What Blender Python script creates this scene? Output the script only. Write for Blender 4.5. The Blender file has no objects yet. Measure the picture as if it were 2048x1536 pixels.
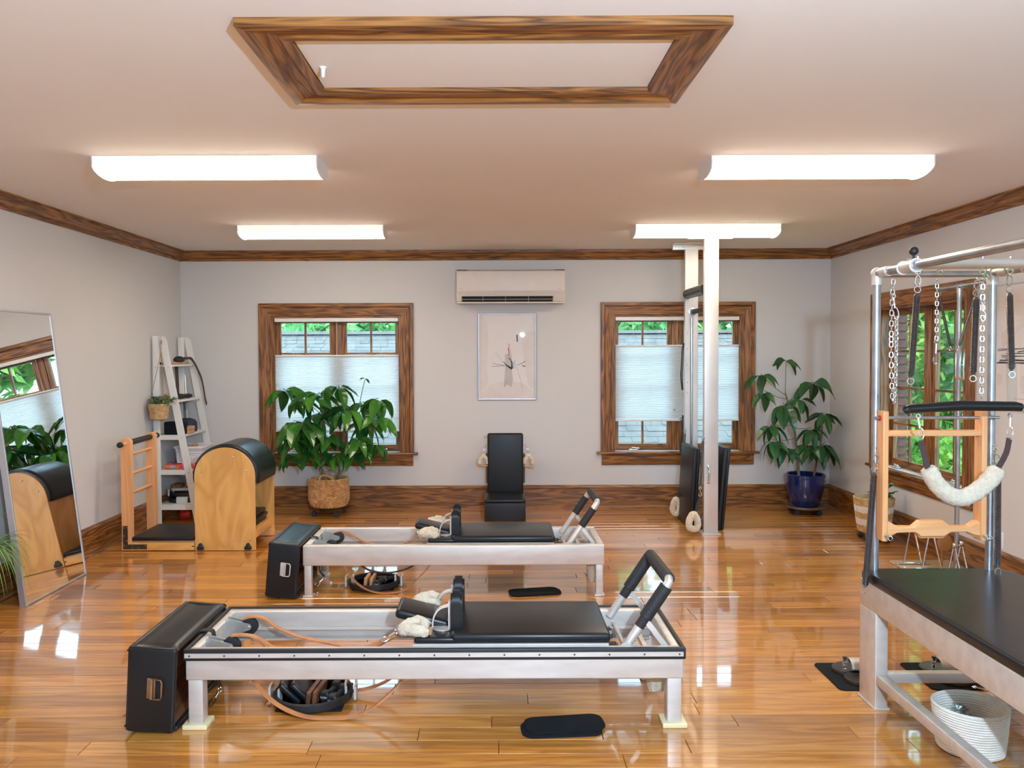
import bpy, bmesh, math, random
from mathutils import Vector, Matrix, Euler
random.seed(11)
PI = math.pi
S = bpy.context.scene
COL = S.collection

# ------------------------------------------------------------------ camera, sky, sun, flash, exposure
FPX = 1631.0
cam_d = bpy.data.cameras.new('camera'); cam = bpy.data.objects.new('camera', cam_d); COL.objects.link(cam)
cam.location = (0, 0, 1.66)
cam.rotation_euler = (Matrix.Rotation(math.radians(90 - 1.57), 3, 'X') @ Matrix.Rotation(-0.004, 3, 'Z')).to_euler()
cam_d.sensor_fit = 'HORIZONTAL'; cam_d.sensor_width = 36.0
cam_d.lens = FPX / 2048 * 36.0
cam_d.shift_x = 33.5 / 2048; cam_d.shift_y = -16.3 / 2048
cam_d.clip_start = 0.05; cam_d.clip_end = 200
S.camera = cam
S.view_settings.view_transform = 'Standard'
S.view_settings.look = 'None'
S.view_settings.gamma = 1.0
S.view_settings.use_curve_mapping = False
S.view_settings.exposure = 1.1
S.cycles.max_bounces = 7; S.cycles.diffuse_bounces = 4; S.cycles.glossy_bounces = 4
S.cycles.transmission_bounces = 4; S.cycles.transparent_max_bounces = 12
S.cycles.caustics_reflective = False; S.cycles.caustics_refractive = False

w = bpy.data.worlds.new('sky'); S.world = w; w.use_nodes = True
w.node_tree.nodes['Background'].inputs[0].default_value = (0.50, 0.78, 1.0, 1)
w.node_tree.nodes['Background'].inputs[1].default_value = 3.7

def light(name, kind, loc, energy, color, **k):
    d = bpy.data.lights.new(name, kind); d.energy = energy; d.color = color
    for a, b in k.items(): setattr(d, a, b)
    o = bpy.data.objects.new(name, d); COL.objects.link(o); o.location = loc; return o
sun = light('sun', 'SUN', (0, -10, 20), 2.4, (1.0, 0.95, 0.84), angle=0.02)
sun.rotation_euler = Vector((0.35, 0.6, -0.72)).to_track_quat('-Z', 'Y').to_euler()
# the photographer's flash, held up to the right of the camera (its hard shadows lie on the ceiling)
light('photo_flash', 'POINT', (0.58, 0.05, 2.06), 270, (0.52, 0.74, 1.0), shadow_soft_size=0.035)

# ------------------------------------------------------------------ materials
def newmat(name):
    m = bpy.data.materials.new(name); m.use_nodes = True
    nt = m.node_tree; return m, nt, nt.nodes['Principled BSDF']
def nd(nt, t, **k):
    n = nt.nodes.new(t)
    for a, b in k.items():
        if a in n.inputs.keys(): n.inputs[a].default_value = b
        else: setattr(n, a, b)
    return n
def ramp(nt, stops):
    r = nt.nodes.new('ShaderNodeValToRGB'); e = r.color_ramp.elements
    while len(e) < len(stops): e.new(0.5)
    for i, (p, c) in enumerate(stops): e[i].position = p; e[i].color = (*c, 1)
    return r
def mul(c, k): return tuple(min(1, x * k) for x in c)
def plain(name, c, rough=0.5, metal=0.0, vary=0.12, scale=8.0, bump=0.0, bscale=60.0, coat=0.0, spec=0.5, rvar=0.0, stretch=(1, 1, 1), sheen=0.0, tr=0.0):
    m, nt, p = newmat(name); L = nt.links.new
    tc = nd(nt, 'ShaderNodeTexCoord'); mp = nd(nt, 'ShaderNodeMapping'); mp.inputs['Scale'].default_value = stretch
    L(tc.outputs['Object'], mp.inputs[0])
    n = nd(nt, 'ShaderNodeTexNoise', Scale=scale, Detail=4.0); L(mp.outputs[0], n.inputs['Vector'])
    r = ramp(nt, [(0.3, mul(c, 1 - vary)), (0.7, mul(c, 1 + vary))]); L(n.outputs[0], r.inputs[0]); L(r.outputs[0], p.inputs['Base Color'])
    p.inputs['Roughness'].default_value = rough; p.inputs['Metallic'].default_value = metal
    p.inputs['Coat Weight'].default_value = coat; p.inputs['Specular IOR Level'].default_value = spec
    p.inputs['Sheen Weight'].default_value = sheen
    if rvar:
        rr = nd(nt, 'ShaderNodeMapRange'); rr.inputs['To Min'].default_value = max(0.02, rough - rvar); rr.inputs['To Max'].default_value = rough + rvar
        L(n.outputs[0], rr.inputs[0]); L(rr.outputs[0], p.inputs['Roughness'])
    if bump:
        n2 = nd(nt, 'ShaderNodeTexNoise', Scale=bscale, Detail=3.0); L(mp.outputs[0], n2.inputs['Vector'])
        b = nd(nt, 'ShaderNodeBump', Strength=bump); b.inputs['Distance'].default_value = 0.01
        L(n2.outputs[0], b.inputs['Height']); L(b.outputs[0], p.inputs['Normal'])
    if tr:
        t = nd(nt, 'ShaderNodeBsdfTranslucent'); L(r.outputs[0], t.inputs[0])
        mx = nd(nt, 'ShaderNodeMixShader'); mx.inputs[0].default_value = tr
        L(p.outputs[0], mx.inputs[1]); L(t.outputs[0], mx.inputs[2]); L(mx.outputs[0], nt.nodes['Material Output'].inputs[0])
    return m
def wood(name, light_c, dark_c, axis='X', rough=0.35, ring=9.0, along=0.9, coat=0.0, mid=0.5, bump=0.05, fine=0.35):
    m, nt, p = newmat(name); L = nt.links.new
    tc = nd(nt, 'ShaderNodeTexCoord'); oi = nd(nt, 'ShaderNodeObjectInfo')
    off = nd(nt, 'ShaderNodeVectorMath', operation='SCALE'); off.inputs[0].default_value = (7.1, 3.3, 5.7); L(oi.outputs['Random'], off.inputs['Scale'])
    ad = nd(nt, 'ShaderNodeVectorMath', operation='ADD'); L(tc.outputs['Object'], ad.inputs[0]); L(off.outputs[0], ad.inputs[1])
    mp = nd(nt, 'ShaderNodeMapping'); sc = [ring, ring, ring]; sc['XYZ'.index(axis)] = along; mp.inputs['Scale'].default_value = sc
    L(ad.outputs[0], mp.inputs[0])
    n = nd(nt, 'ShaderNodeTexNoise', Scale=1.0, Detail=2.0, Distortion=0.4); L(mp.outputs[0], n.inputs['Vector'])
    # contour lines of the noise read as cathedral grain
    mm = nd(nt, 'ShaderNodeMath', operation='MULTIPLY'); mm.inputs[1].default_value = 11.0; L(n.outputs[0], mm.inputs[0])
    fr = nd(nt, 'ShaderNodeMath', operation='PINGPONG'); fr.inputs[1].default_value = 1.0; L(mm.outputs[0], fr.inputs[0])
    mp2 = nd(nt, 'ShaderNodeMapping'); sc2 = [230.0] * 3; sc2['XYZ'.index(axis)] = 6.0; mp2.inputs['Scale'].default_value = sc2
    L(ad.outputs[0], mp2.inputs[0])
    n2 = nd(nt, 'ShaderNodeTexNoise', Scale=1.0, Detail=2.0); L(mp2.outputs[0], n2.inputs['Vector'])
    mx = nd(nt, 'ShaderNodeMix', data_type='FLOAT'); mx.inputs[0].default_value = fine
    L(fr.outputs[0], mx.inputs[2]); L(n2.outputs[0], mx.inputs[3])
    r = ramp(nt, [(0.12, dark_c), (mid, tuple(0.5 * (a + b) for a, b in zip(light_c, dark_c))), (0.85, light_c)])
    L(mx.outputs[0], r.inputs[0]); L(r.outputs[0], p.inputs['Base Color'])
    p.inputs['Roughness'].default_value = rough; p.inputs['Coat Weight'].default_value = coat; p.inputs['Coat Roughness'].default_value = 0.1
    if bump:
        b = nd(nt, 'ShaderNodeBump', Strength=bump); b.inputs['Distance'].default_value = 0.004
        L(mx.outputs[0], b.inputs['Height']); L(b.outputs[0], p.inputs['Normal'])
    return m
def floor_mat():
    m, nt, p = newmat('polished_oak_floor'); L = nt.links.new
    tc = nd(nt, 'ShaderNodeTexCoord'); oi = nd(nt, 'ShaderNodeObjectInfo')
    off = nd(nt, 'ShaderNodeVectorMath', operation='SCALE'); off.inputs[0].default_value = (17.1, 13.3, 5.7); L(oi.outputs['Random'], off.inputs['Scale'])
    ad = nd(nt, 'ShaderNodeVectorMath', operation='ADD'); L(tc.outputs['Object'], ad.inputs[0]); L(off.outputs[0], ad.inputs[1])
    mp = nd(nt, 'ShaderNodeMapping'); mp.inputs['Scale'].default_value = (1.1, 16, 16); L(ad.outputs[0], mp.inputs[0])
    n = nd(nt, 'ShaderNodeTexNoise', Scale=1.0, Detail=3.0, Distortion=0.5); L(mp.outputs[0], n.inputs['Vector'])
    mm = nd(nt, 'ShaderNodeMath', operation='MULTIPLY'); mm.inputs[1].default_value = 9.0; L(n.outputs[0], mm.inputs[0])
    fr = nd(nt, 'ShaderNodeMath', operation='PINGPONG'); fr.inputs[1].default_value = 1.0; L(mm.outputs[0], fr.inputs[0])
    mp2 = nd(nt, 'ShaderNodeMapping'); mp2.inputs['Scale'].default_value = (5, 170, 170); L(ad.outputs[0], mp2.inputs[0])
    n2 = nd(nt, 'ShaderNodeTexNoise', Scale=1.0, Detail=2.0); L(mp2.outputs[0], n2.inputs['Vector'])
    mx = nd(nt, 'ShaderNodeMix', data_type='FLOAT'); mx.inputs[0].default_value = 0.45
    L(fr.outputs[0], mx.inputs[2]); L(n2.outputs[0], mx.inputs[3])
    r = ramp(nt, [(0.1, (0.38, 0.140, 0.022)), (0.5, (0.60, 0.245, 0.042)), (0.9, (0.72, 0.34, 0.070))]); L(mx.outputs[0], r.inputs[0])
    tint = ramp(nt, [(0.0, (0.62, 0.56, 0.52)), (0.5, (0.92, 0.9, 0.88)), (1.0, (1.12, 1.1, 1.06))]); L(oi.outputs['Random'], tint.inputs[0])
    mc = nd(nt, 'ShaderNodeMix', data_type='RGBA', blend_type='MULTIPLY'); mc.inputs[0].default_value = 1.0
    L(r.outputs[0], mc.inputs[6]); L(tint.outputs[0], mc.inputs[7]); L(mc.outputs[2], p.inputs['Base Color'])
    p.inputs['Roughness'].default_value = 0.28
    p.inputs['Coat Weight'].default_value = 1.0; p.inputs['Coat Roughness'].default_value = 0.045; p.inputs['Coat IOR'].default_value = 1.85
    # long lacquer ripples
    mp3 = nd(nt, 'ShaderNodeMapping'); mp3.inputs['Scale'].default_value = (2.5, 9, 1); L(ad.outputs[0], mp3.inputs[0])
    n3 = nd(nt, 'ShaderNodeTexNoise', Scale=1.0, Detail=2.0); L(mp3.outputs[0], n3.inputs['Vector'])
    b = nd(nt, 'ShaderNodeBump', Strength=0.010); b.inputs['Distance'].default_value = 0.02; L(n3.outputs[0], b.inputs['Height'])
    L(b.outputs[0], p.inputs['Coat Normal']); L(b.outputs[0], p.inputs['Normal'])
    return m
def glass_mat(name, tint=(1, 1, 1), refl=1.0):
    m, nt, p = newmat(name); L = nt.links.new
    t = nd(nt, 'ShaderNodeBsdfTransparent'); t.inputs[0].default_value = (*tint, 1)
    g = nd(nt, 'ShaderNodeBsdfGlossy'); g.inputs['Roughness'].default_value = 0.01
    lw = nd(nt, 'ShaderNodeLayerWeight'); lw.inputs[0].default_value = 0.5
    pw = nd(nt, 'ShaderNodeMath', operation='POWER'); pw.inputs[1].default_value = 4.0; L(lw.outputs['Facing'], pw.inputs[0])
    f = nd(nt, 'ShaderNodeMath', operation='MULTIPLY_ADD'); f.inputs[1].default_value = 0.6; f.inputs[2].default_value = 0.03 * refl; L(pw.outputs[0], f.inputs[0])
    mx = nd(nt, 'ShaderNodeMixShader'); L(f.outputs[0], mx.inputs[0]); L(t.outputs[0], mx.inputs[1]); L(g.outputs[0], mx.inputs[2])
    L(mx.outputs[0], nt.nodes['Material Output'].inputs[0]); return m
def emit_mat(name, c, s):
    m, nt, p = newmat(name)
    p.inputs['Base Color'].default_value = (0.8, 0.8, 0.8, 1); p.inputs['Roughness'].default_value = 0.4
    p.inputs['Emission Color'].default_value = (*c, 1); p.inputs['Emission Strength'].default_value = s; return m
def shade_mat():
    m, nt, p = newmat('pleated_shade_fabric'); L = nt.links.new
    d = nd(nt, 'ShaderNodeBsdfDiffuse'); d.inputs[0].default_value = (0.86, 0.88, 0.90, 1)
    t = nd(nt, 'ShaderNodeBsdfTranslucent'); t.inputs[0].default_value = (0.82, 0.82, 0.80, 1)
    n = nd(nt, 'ShaderNodeTexNoise', Scale=300.0)
    mr = nd(nt, 'ShaderNodeMapRange'); mr.inputs['To Min'].default_value = 0.5; mr.inputs['To Max'].default_value = 0.6; L(n.outputs[0], mr.inputs[0])
    mx = nd(nt, 'ShaderNodeMixShader'); L(mr.outputs[0], mx.inputs[0]); L(d.outputs[0], mx.inputs[1]); L(t.outputs[0], mx.inputs[2])
    L(mx.outputs[0], nt.nodes['Material Output'].inputs[0]); return m
def leaf_mat(name, c1, c2, rough=0.28, tr=0.15, scale=6.0):
    m, nt, p = newmat(name); L = nt.links.new
    oi = nd(nt, 'ShaderNodeObjectInfo'); tc = nd(nt, 'ShaderNodeTexCoord')
    n = nd(nt, 'ShaderNodeTexNoise', Scale=scale, Detail=3.0); L(tc.outputs['Object'], n.inputs['Vector'])
    a = nd(nt, 'ShaderNodeMath', operation='MULTIPLY_ADD'); a.inputs[1].default_value = 0.7; L(oi.outputs['Random'], a.inputs[0])
    sb = nd(nt, 'ShaderNodeMath', operation='MULTIPLY'); sb.inputs[1].default_value = 0.4; L(n.outputs[0], sb.inputs[0]); L(sb.outputs[0], a.inputs[2])
    r = ramp(nt, [(0.15, c1), (0.95, c2)]); L(a.outputs[0], r.inputs[0]); L(r.outputs[0], p.inputs['Base Color'])
    p.inputs['Roughness'].default_value = rough
    t = nd(nt, 'ShaderNodeBsdfTranslucent'); L(r.outputs[0], t.inputs[0])
    mx = nd(nt, 'ShaderNodeMixShader'); mx.inputs[0].default_value = tr
    L(p.outputs[0], mx.inputs[1]); L(t.outputs[0], mx.inputs[2]); L(mx.outputs[0], nt.nodes['Material Output'].inputs[0]); return m
def tree_mat(name, c1, c2, c3):
    m, nt, p = newmat(name); L = nt.links.new
    tc = nd(nt, 'ShaderNodeTexCoord'); n = nd(nt, 'ShaderNodeTexNoise', Scale=1.3, Detail=6.0); L(tc.outputs['Object'], n.inputs['Vector'])
    r = ramp(nt, [(0.3, c1), (0.5, c2), (0.7, c3)]); L(n.outputs[0], r.inputs[0]); L(r.outputs[0], p.inputs['Base Color'])
    p.inputs['Roughness'].default_value = 0.5
    t = nd(nt, 'ShaderNodeBsdfTranslucent'); L(r.outputs[0], t.inputs[0])
    mx = nd(nt, 'ShaderNodeMixShader'); mx.inputs[0].default_value = 0.4
    L(p.outputs[0], mx.inputs[1]); L(t.outputs[0], mx.inputs[2]); L(mx.outputs[0], nt.nodes['Material Output'].inputs[0]); return m
def weave_mat(name, c1, c2, sx=60, sz=90, bump=0.6):
    m, nt, p = newmat(name); L = nt.links.new
    tc = nd(nt, 'ShaderNodeTexCoord'); n = nd(nt, 'ShaderNodeTexNoise', Scale=30.0, Detail=3.0); L(tc.outputs['Object'], n.inputs['Vector'])
    r = ramp(nt, [(0.3, c1), (0.7, c2)]); L(n.outputs[0], r.inputs[0]); L(r.outputs[0], p.inputs['Base Color'])
    wv = nd(nt, 'ShaderNodeTexNoise', Scale=120.0, Detail=2.0); L(tc.outputs['Object'], wv.inputs['Vector'])
    b = nd(nt, 'ShaderNodeBump', Strength=bump); b.inputs['Distance'].default_value = 0.006; L(wv.outputs[0], b.inputs['Height']); L(b.outputs[0], p.inputs['Normal'])
    p.inputs['Roughness'].default_value = 0.8; return m

OAK_L, OAK_D = (0.37, 0.150, 0.036), (0.070, 0.022, 0.005)
M = {}
for ax in 'XYZ':
    M['oak' + ax] = wood('stained_oak_' + ax, OAK_L, OAK_D, ax, rough=0.38, coat=0.0, ring=19.0, along=1.5, fine=0.35)
    M['maple' + ax] = wood('maple_ply_' + ax, (0.86, 0.47, 0.14), (0.70, 0.345, 0.085), ax, rough=0.38, ring=4.0, along=1.5, fine=0.25, coat=0.2, bump=0.0)
    M['beech' + ax] = wood('beech_' + ax, (0.88, 0.44, 0.19), (0.74, 0.345, 0.13), ax, rough=0.38, ring=12.0, along=0.8, fine=0.5, bump=0.0)
M['floor'] = floor_mat()
M['wall'] = plain('wall_paint', (0.60, 0.59, 0.58), 0.75, vary=0.012, scale=2.0, bump=0.03, bscale=160)
M['ceil'] = plain('ceiling_paint', (0.83, 0.81, 0.80), 0.85, vary=0.012, scale=1.5, bump=0.03, bscale=120)
M['white'] = plain('white_paint', (0.78, 0.77, 0.75), 0.4, vary=0.03)
M['shelfwhite'] = plain('shelf_white_lacquer', (0.72, 0.71, 0.68), 0.4, vary=0.03)
M['plastic'] = plain('appliance_plastic', (0.66, 0.60, 0.55), 0.4, vary=0.02)
M['wplastic'] = plain('white_plastic', (0.80, 0.78, 0.80), 0.35, vary=0.03)
M['alu'] = plain('brushed_aluminium', (0.66, 0.60, 0.54), 0.42, metal=0.45, vary=0.09, scale=5, rvar=0.06, stretch=(1, 4, 4))
M['alu2'] = plain('satin_aluminium_column', (0.66, 0.63, 0.60), 0.42, metal=0.6, vary=0.06, scale=4, rvar=0.08)
M['steel'] = plain('galvanised_steel', (0.44, 0.46, 0.48), 0.32, metal=0.95, vary=0.14, scale=14, rvar=0.1)
M['chrome'] = plain('polished_chrome', (0.72, 0.72, 0.72), 0.12, metal=1.0, vary=0.04)
M['zinc'] = plain('zinc_bracket', (0.60, 0.62, 0.60), 0.35, metal=0.8, vary=0.1, scale=20)
M['dsteel'] = plain('dark_spring_steel', (0.16, 0.155, 0.155), 0.33, metal=0.9, vary=0.12, scale=30)
M['brass'] = plain('aged_brass', (0.34, 0.20, 0.11), 0.35, metal=0.9, vary=0.15, scale=30)
M['iron'] = plain('brown_iron_plate', (0.075, 0.055, 0.045), 0.45, metal=0.5, vary=0.15, scale=40)
M['vinyl'] = plain('black_vinyl', (0.009, 0.0095, 0.0105), 0.31, vary=0.08, scale=3, spec=0.38)
M['vinylm'] = plain('matte_black_vinyl', (0.011, 0.0115, 0.0125), 0.42, vary=0.08, scale=3, spec=0.35)
M['foam'] = plain('black_foam', (0.014, 0.014, 0.015), 0.6, vary=0.2, scale=30, bump=0.3, bscale=90)
M['rubber'] = plain('black_rubber', (0.012, 0.012, 0.013), 0.5, vary=0.15, scale=20)
M['felt'] = plain('black_foam_pad', (0.010, 0.011, 0.013), 0.9, vary=0.15, scale=60, bump=0.3, bscale=400, spec=0.2)
M['web'] = plain('black_webbing', (0.02, 0.017, 0.018), 0.7, vary=0.15, scale=80, bump=0.3, bscale=300)
M['bweb'] = plain('brown_black_webbing', (0.055, 0.03, 0.028), 0.7, vary=0.15, scale=80)
M['leather'] = plain('tan_leather', (0.50, 0.205, 0.075), 0.5, vary=0.15, scale=20)
M['fleece'] = plain('sheepskin_fleece', (0.84, 0.71, 0.52), 0.95, vary=0.12, scale=60, bump=1.0, bscale=220, sheen=0.4, spec=0.1)
M['cream'] = plain('cream_plastic', (0.82, 0.68, 0.40), 0.45, vary=0.04)
M['shade'] = shade_mat()
M['glass'] = glass_mat('window_glass', (0.93, 0.985, 1.0))
M['pglass'] = glass_mat('picture_glass', (1, 1, 1), 0.9)
M['clear'] = glass_mat('clear_plastic', (0.90, 0.93, 0.93), 1.0)
M['mirror'] = plain('mirror_silver', (0.90, 0.91, 0.90), 0.0, metal=1.0, vary=0.0)
M['mframe'] = plain('brushed_silver_frame', (0.50, 0.50, 0.52), 0.4, metal=0.7, vary=0.05)
M['tubeside'] = emit_mat('lens_side', (1.0, 0.86, 0.66), 0.28)
M['tube'] = emit_mat('lit_acrylic_lens', (1.0, 0.83, 0.64), 12.5)
M['paper'] = plain('poster_paper', (0.72, 0.68, 0.66), 0.8, vary=0.03, scale=3)
M['ink'] = plain('black_ink', (0.02, 0.02, 0.03), 0.7, vary=0.1)
M['inkg'] = plain('grey_ink', (0.50, 0.46, 0.44), 0.8, vary=0.1)
M['inkp'] = plain('pink_ink', (0.70, 0.42, 0.36), 0.8, vary=0.1)
M['inkb'] = plain('blue_grey_ink', (0.50, 0.55, 0.62), 0.8, vary=0.1)
M['inkl'] = plain('pale_sand_ink', (0.68, 0.62, 0.58), 0.8, vary=0.04)
M['dark'] = plain('dark_void', (0.006, 0.006, 0.006), 0.7, vary=0.1)
M['leaf'] = leaf_mat('umbrella_plant_leaf', (0.014, 0.070, 0.014), (0.060, 0.235, 0.026), rough=0.22)
M['leaf2'] = leaf_mat('dark_umbrella_leaf', (0.014, 0.060, 0.022), (0.040, 0.135, 0.034), rough=0.28)
M['leaf3'] = leaf_mat('variegated_small_leaf', (0.05, 0.10, 0.035), (0.20, 0.28, 0.12), scale=40, rough=0.5)
M['leaf4'] = leaf_mat('spider_plant_blade', (0.06, 0.20, 0.03), (0.26, 0.42, 0.12), rough=0.4)
M['stem'] = plain('woody_stem', (0.20, 0.155, 0.075), 0.7, vary=0.3, scale=30)
M['gstem'] = plain('green_stem', (0.10, 0.17, 0.05), 0.6, vary=0.2, scale=30)
M['soil'] = plain('potting_soil', (0.05, 0.035, 0.025), 0.95, vary=0.4, scale=60, bump=0.8)
M['wicker'] = weave_mat('woven_wicker', (0.42, 0.215, 0.075), (0.82, 0.50, 0.22))
M['jute'] = weave_mat('jute_coil', (0.42, 0.25, 0.10), (0.66, 0.44, 0.21))
M['jutew'] = weave_mat('white_jute', (0.66, 0.60, 0.56), (0.80, 0.75, 0.70))
M['rope'] = weave_mat('cotton_rope', (0.76, 0.68, 0.56), (0.86, 0.79, 0.68), bump=0.3)
M['twine'] = weave_mat('brown_twine', (0.22, 0.12, 0.06), (0.38, 0.23, 0.12))
M['blue'] = plain('cobalt_glaze', (0.006, 0.018, 0.10), 0.1, vary=0.6, scale=10, coat=0.6, stretch=(3, 3, 0.6))
M['caddy'] = plain('brown_caddy_plastic', (0.16, 0.12, 0.10), 0.35, vary=0.15)
M['navy'] = plain('navy_cloth', (0.012, 0.022, 0.06), 0.75, vary=0.15)
M['orange'] = plain('orange_neoprene', (0.80, 0.14, 0.02), 0.6, vary=0.1)
M['pink'] = plain('pink_neoprene', (0.80, 0.06, 0.18), 0.6, vary=0.1)
M['coral'] = plain('coral_red_neoprene', (0.72, 0.10, 0.10), 0.6, vary=0.1)
M['purple'] = plain('plum_purple_neoprene', (0.14, 0.03, 0.11), 0.6, vary=0.1)
M['red'] = plain('red_rubber', (0.50, 0.02, 0.015), 0.4, vary=0.1)
M['grey'] = plain('grey_plastic', (0.36, 0.36, 0.35), 0.45, vary=0.1)
M['lgrey'] = plain('pale_grey_pad', (0.58, 0.56, 0.51), 0.55, vary=0.06)
M['walnut'] = wood('walnut_block', (0.25, 0.10, 0.045), (0.10, 0.035, 0.014), 'Y', rough=0.4, ring=14)
M['tan'] = wood('tan_hardwood', (0.60, 0.33, 0.15), (0.45, 0.22, 0.09), 'Y', rough=0.45, ring=14)
M['board'] = plain('cream_lacquered_board', (0.60, 0.47, 0.29), 0.3, vary=0.05, coat=0.3)
M['cork'] = plain('orange_wood_disc', (0.52, 0.24, 0.075), 0.4, vary=0.15)
M['bag'] = glass_mat('clear_bag_film', (0.86, 0.87, 0.88), 1.0)
M['brick'] = plain('red_brick', (0.15, 0.050, 0.038), 0.85, vary=0.3, scale=14, bump=0.4)
M['mortar'] = plain('mortar', (0.13, 0.11, 0.095), 0.95, vary=0.15, scale=30)
M['shingle'] = plain('asphalt_shingle', (0.100, 0.090, 0.080), 0.9, vary=0.22, scale=4, bump=0.0)
M['ridge'] = plain('pale_ridge_cap', (0.15, 0.14, 0.13), 0.9, vary=0.15)
M['grass'] = plain('lawn', (0.07, 0.16, 0.03), 0.9, vary=0.3, scale=3)
M['bark'] = plain('bark', (0.09, 0.06, 0.04), 0.9, vary=0.3, scale=8)
M['tree'] = tree_mat('sunlit_foliage', (0.05, 0.16, 0.03), (0.22, 0.45, 0.08), (0.60, 0.75, 0.18))
M['tree2'] = tree_mat('deep_foliage', (0.03, 0.13, 0.05), (0.12, 0.35, 0.10), (0.42, 0.62, 0.18))
M['exterior'] = plain('exterior_sheathing', (0.3, 0.28, 0.26), 0.9, vary=0.1)

# ------------------------------------------------------------------ mesh helpers
def V(*a): return Vector(a[0]) if len(a) == 1 else Vector(a)
class MB:
    def __init__(s): s.v = []; s.f = []
    def add(s, vs, fs):
        b = len(s.v); s.v += [tuple(v) for v in vs]; s.f += [tuple(i + b for i in f) for f in fs]; return s
    def box(s, x0, x1, y0, y1, z0, z1):
        if x0 > x1: x0, x1 = x1, x0
        if y0 > y1: y0, y1 = y1, y0
        if z0 > z1: z0, z1 = z1, z0
        return s.add([(x, y, z) for z in (z0, z1) for y in (y0, y1) for x in (x0, x1)],
                     [(0, 2, 3, 1), (4, 5, 7, 6), (0, 1, 5, 4), (2, 6, 7, 3), (0, 4, 6, 2), (1, 3, 7, 5)])
    def rbox(s, x0, x1, y0, y1, z0, z1, r=0.01, seg=3, mat=None, puff=0.0):
        bm = bmesh.new(); bmesh.ops.create_cube(bm, size=1.0)
        c = V((x0 + x1) / 2, (y0 + y1) / 2, (z0 + z1) / 2); d = V(abs(x1 - x0), abs(y1 - y0), abs(z1 - z0))
        for v in bm.verts: v.co = V(v.co.x * d.x, v.co.y * d.y, v.co.z * d.z)
        r = min(r, min(d) * 0.49)
        bmesh.ops.bevel(bm, geom=bm.edges[:], offset=r, segments=seg, profile=0.5, affect='EDGES')
        bm.verts.index_update()
        vs = [(mat @ v.co if mat else v.co) + c for v in bm.verts]
        fs = [[v.index for v in f.verts] for f in bm.faces]; bm.free()
        return s.add(vs, fs)
    def obox(s, c, size, rot=(0, 0, 0), r=0.0, seg=2):
        m = Euler(rot).to_matrix()
        if r: return s.rbox(c[0] - size[0] / 2, c[0] + size[0] / 2, c[1] - size[1] / 2, c[1] + size[1] / 2, c[2] - size[2] / 2, c[2] + size[2] / 2, r, seg, m)
        t = MB().box(-size[0] / 2, size[0] / 2, -size[1] / 2, size[1] / 2, -size[2] / 2, size[2] / 2)
        return s.add([m @ V(v) + V(c) for v in t.v], t.f)
    def tube(s, pts, r, n=8, closed=False, caps=True):
        pts = [V(p) for p in pts]; k = len(pts); rs = r if isinstance(r, (list, tuple)) else [r] * k
        tang = []
        for i in range(k):
            a = pts[(i - 1) % k] if closed or i > 0 else pts[i]; b = pts[(i + 1) % k] if closed or i < k - 1 else pts[i]
            t = (b - a); tang.append(t.normalized() if t.length > 1e-9 else V(0, 0, 1))
        up = V(0, 0, 1) if abs(tang[0].z) < 0.9 else V(1, 0, 0)
        nrm = (up - tang[0] * up.dot(tang[0])).normalized(); vs = []
        for i in range(k):
            if i:
                q = tang[i - 1].rotation_difference(tang[i]); nrm = (q @ nrm); nrm = (nrm - tang[i] * nrm.dot(tang[i])).normalized()
            bn = tang[i].cross(nrm)
            for j in range(n):
                a = 2 * PI * j / n; vs.append(pts[i] + (nrm * math.cos(a) + bn * math.sin(a)) * rs[i])
        fs = []
        for i in range(k if closed else k - 1):
            for j in range(n):
                a, b = i * n + j, i * n + (j + 1) % n; c, d = ((i + 1) % k) * n + (j + 1) % n, ((i + 1) % k) * n + j
                fs.append((a, b, c, d))
        if caps and not closed: fs += [tuple(range(n))[::-1], tuple((k - 1) * n + j for j in range(n))]
        return s.add(vs, fs)
    def cyl(s, p0, p1, r, r2=None, n=14): return s.tube([p0, p1], [r, r if r2 is None else r2], n)
    def strap(s, pts, w, t, wd=(0, 1, 0)):
        pts = [V(p) for p in pts]; wd = V(wd).normalized(); k = len(pts); vs = []
        for i in range(k):
            tg = (pts[min(i + 1, k - 1)] - pts[max(i - 1, 0)]).normalized(); nn = tg.cross(wd)
            nn = nn.normalized() if nn.length > 1e-6 else V(0, 0, 1)
            for a, b in ((-1, -1), (1, -1), (1, 1), (-1, 1)): vs.append(pts[i] + wd * (a * w / 2) + nn * (b * t / 2))
        fs = [(i * 4 + j, i * 4 + (j + 1) % 4, i * 4 + 4 + (j + 1) % 4, i * 4 + 4 + j) for i in range(k - 1) for j in range(4)]
        fs += [(3, 2, 1, 0), tuple((k - 1) * 4 + j for j in range(4))]
        return s.add(vs, fs)
    def lathe(s, prof, c=(0, 0, 0), n=24, axis=(0, 0, 1), wob=None, sq=(1, 1)):
        c = V(c); ax = V(axis).normalized(); u = V(1, 0, 0) if abs(ax.x) < 0.9 else V(0, 1, 0)
        u = (u - ax * u.dot(ax)).normalized(); v = ax.cross(u); vs = []; k = len(prof)
        for r, h in prof:
            for j in range(n):
                a = 2 * PI * j / n; rr = r * (1 + (wob(a, h) if wob else 0))
                vs.append(c + ax * h + (u * math.cos(a) * sq[0] + v * math.sin(a) * sq[1]) * rr)
        fs = [(i * n + j, i * n + (j + 1) % n, (i + 1) * n + (j + 1) % n, (i + 1) * n + j) for i in range(k - 1) for j in range(n)]
        if prof[0][0] > 1e-6: fs.append(tuple(range(n))[::-1])
        if prof[-1][0] > 1e-6: fs.append(tuple((k - 1) * n + j for j in range(n)))
        return s.add(vs, fs)
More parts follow.
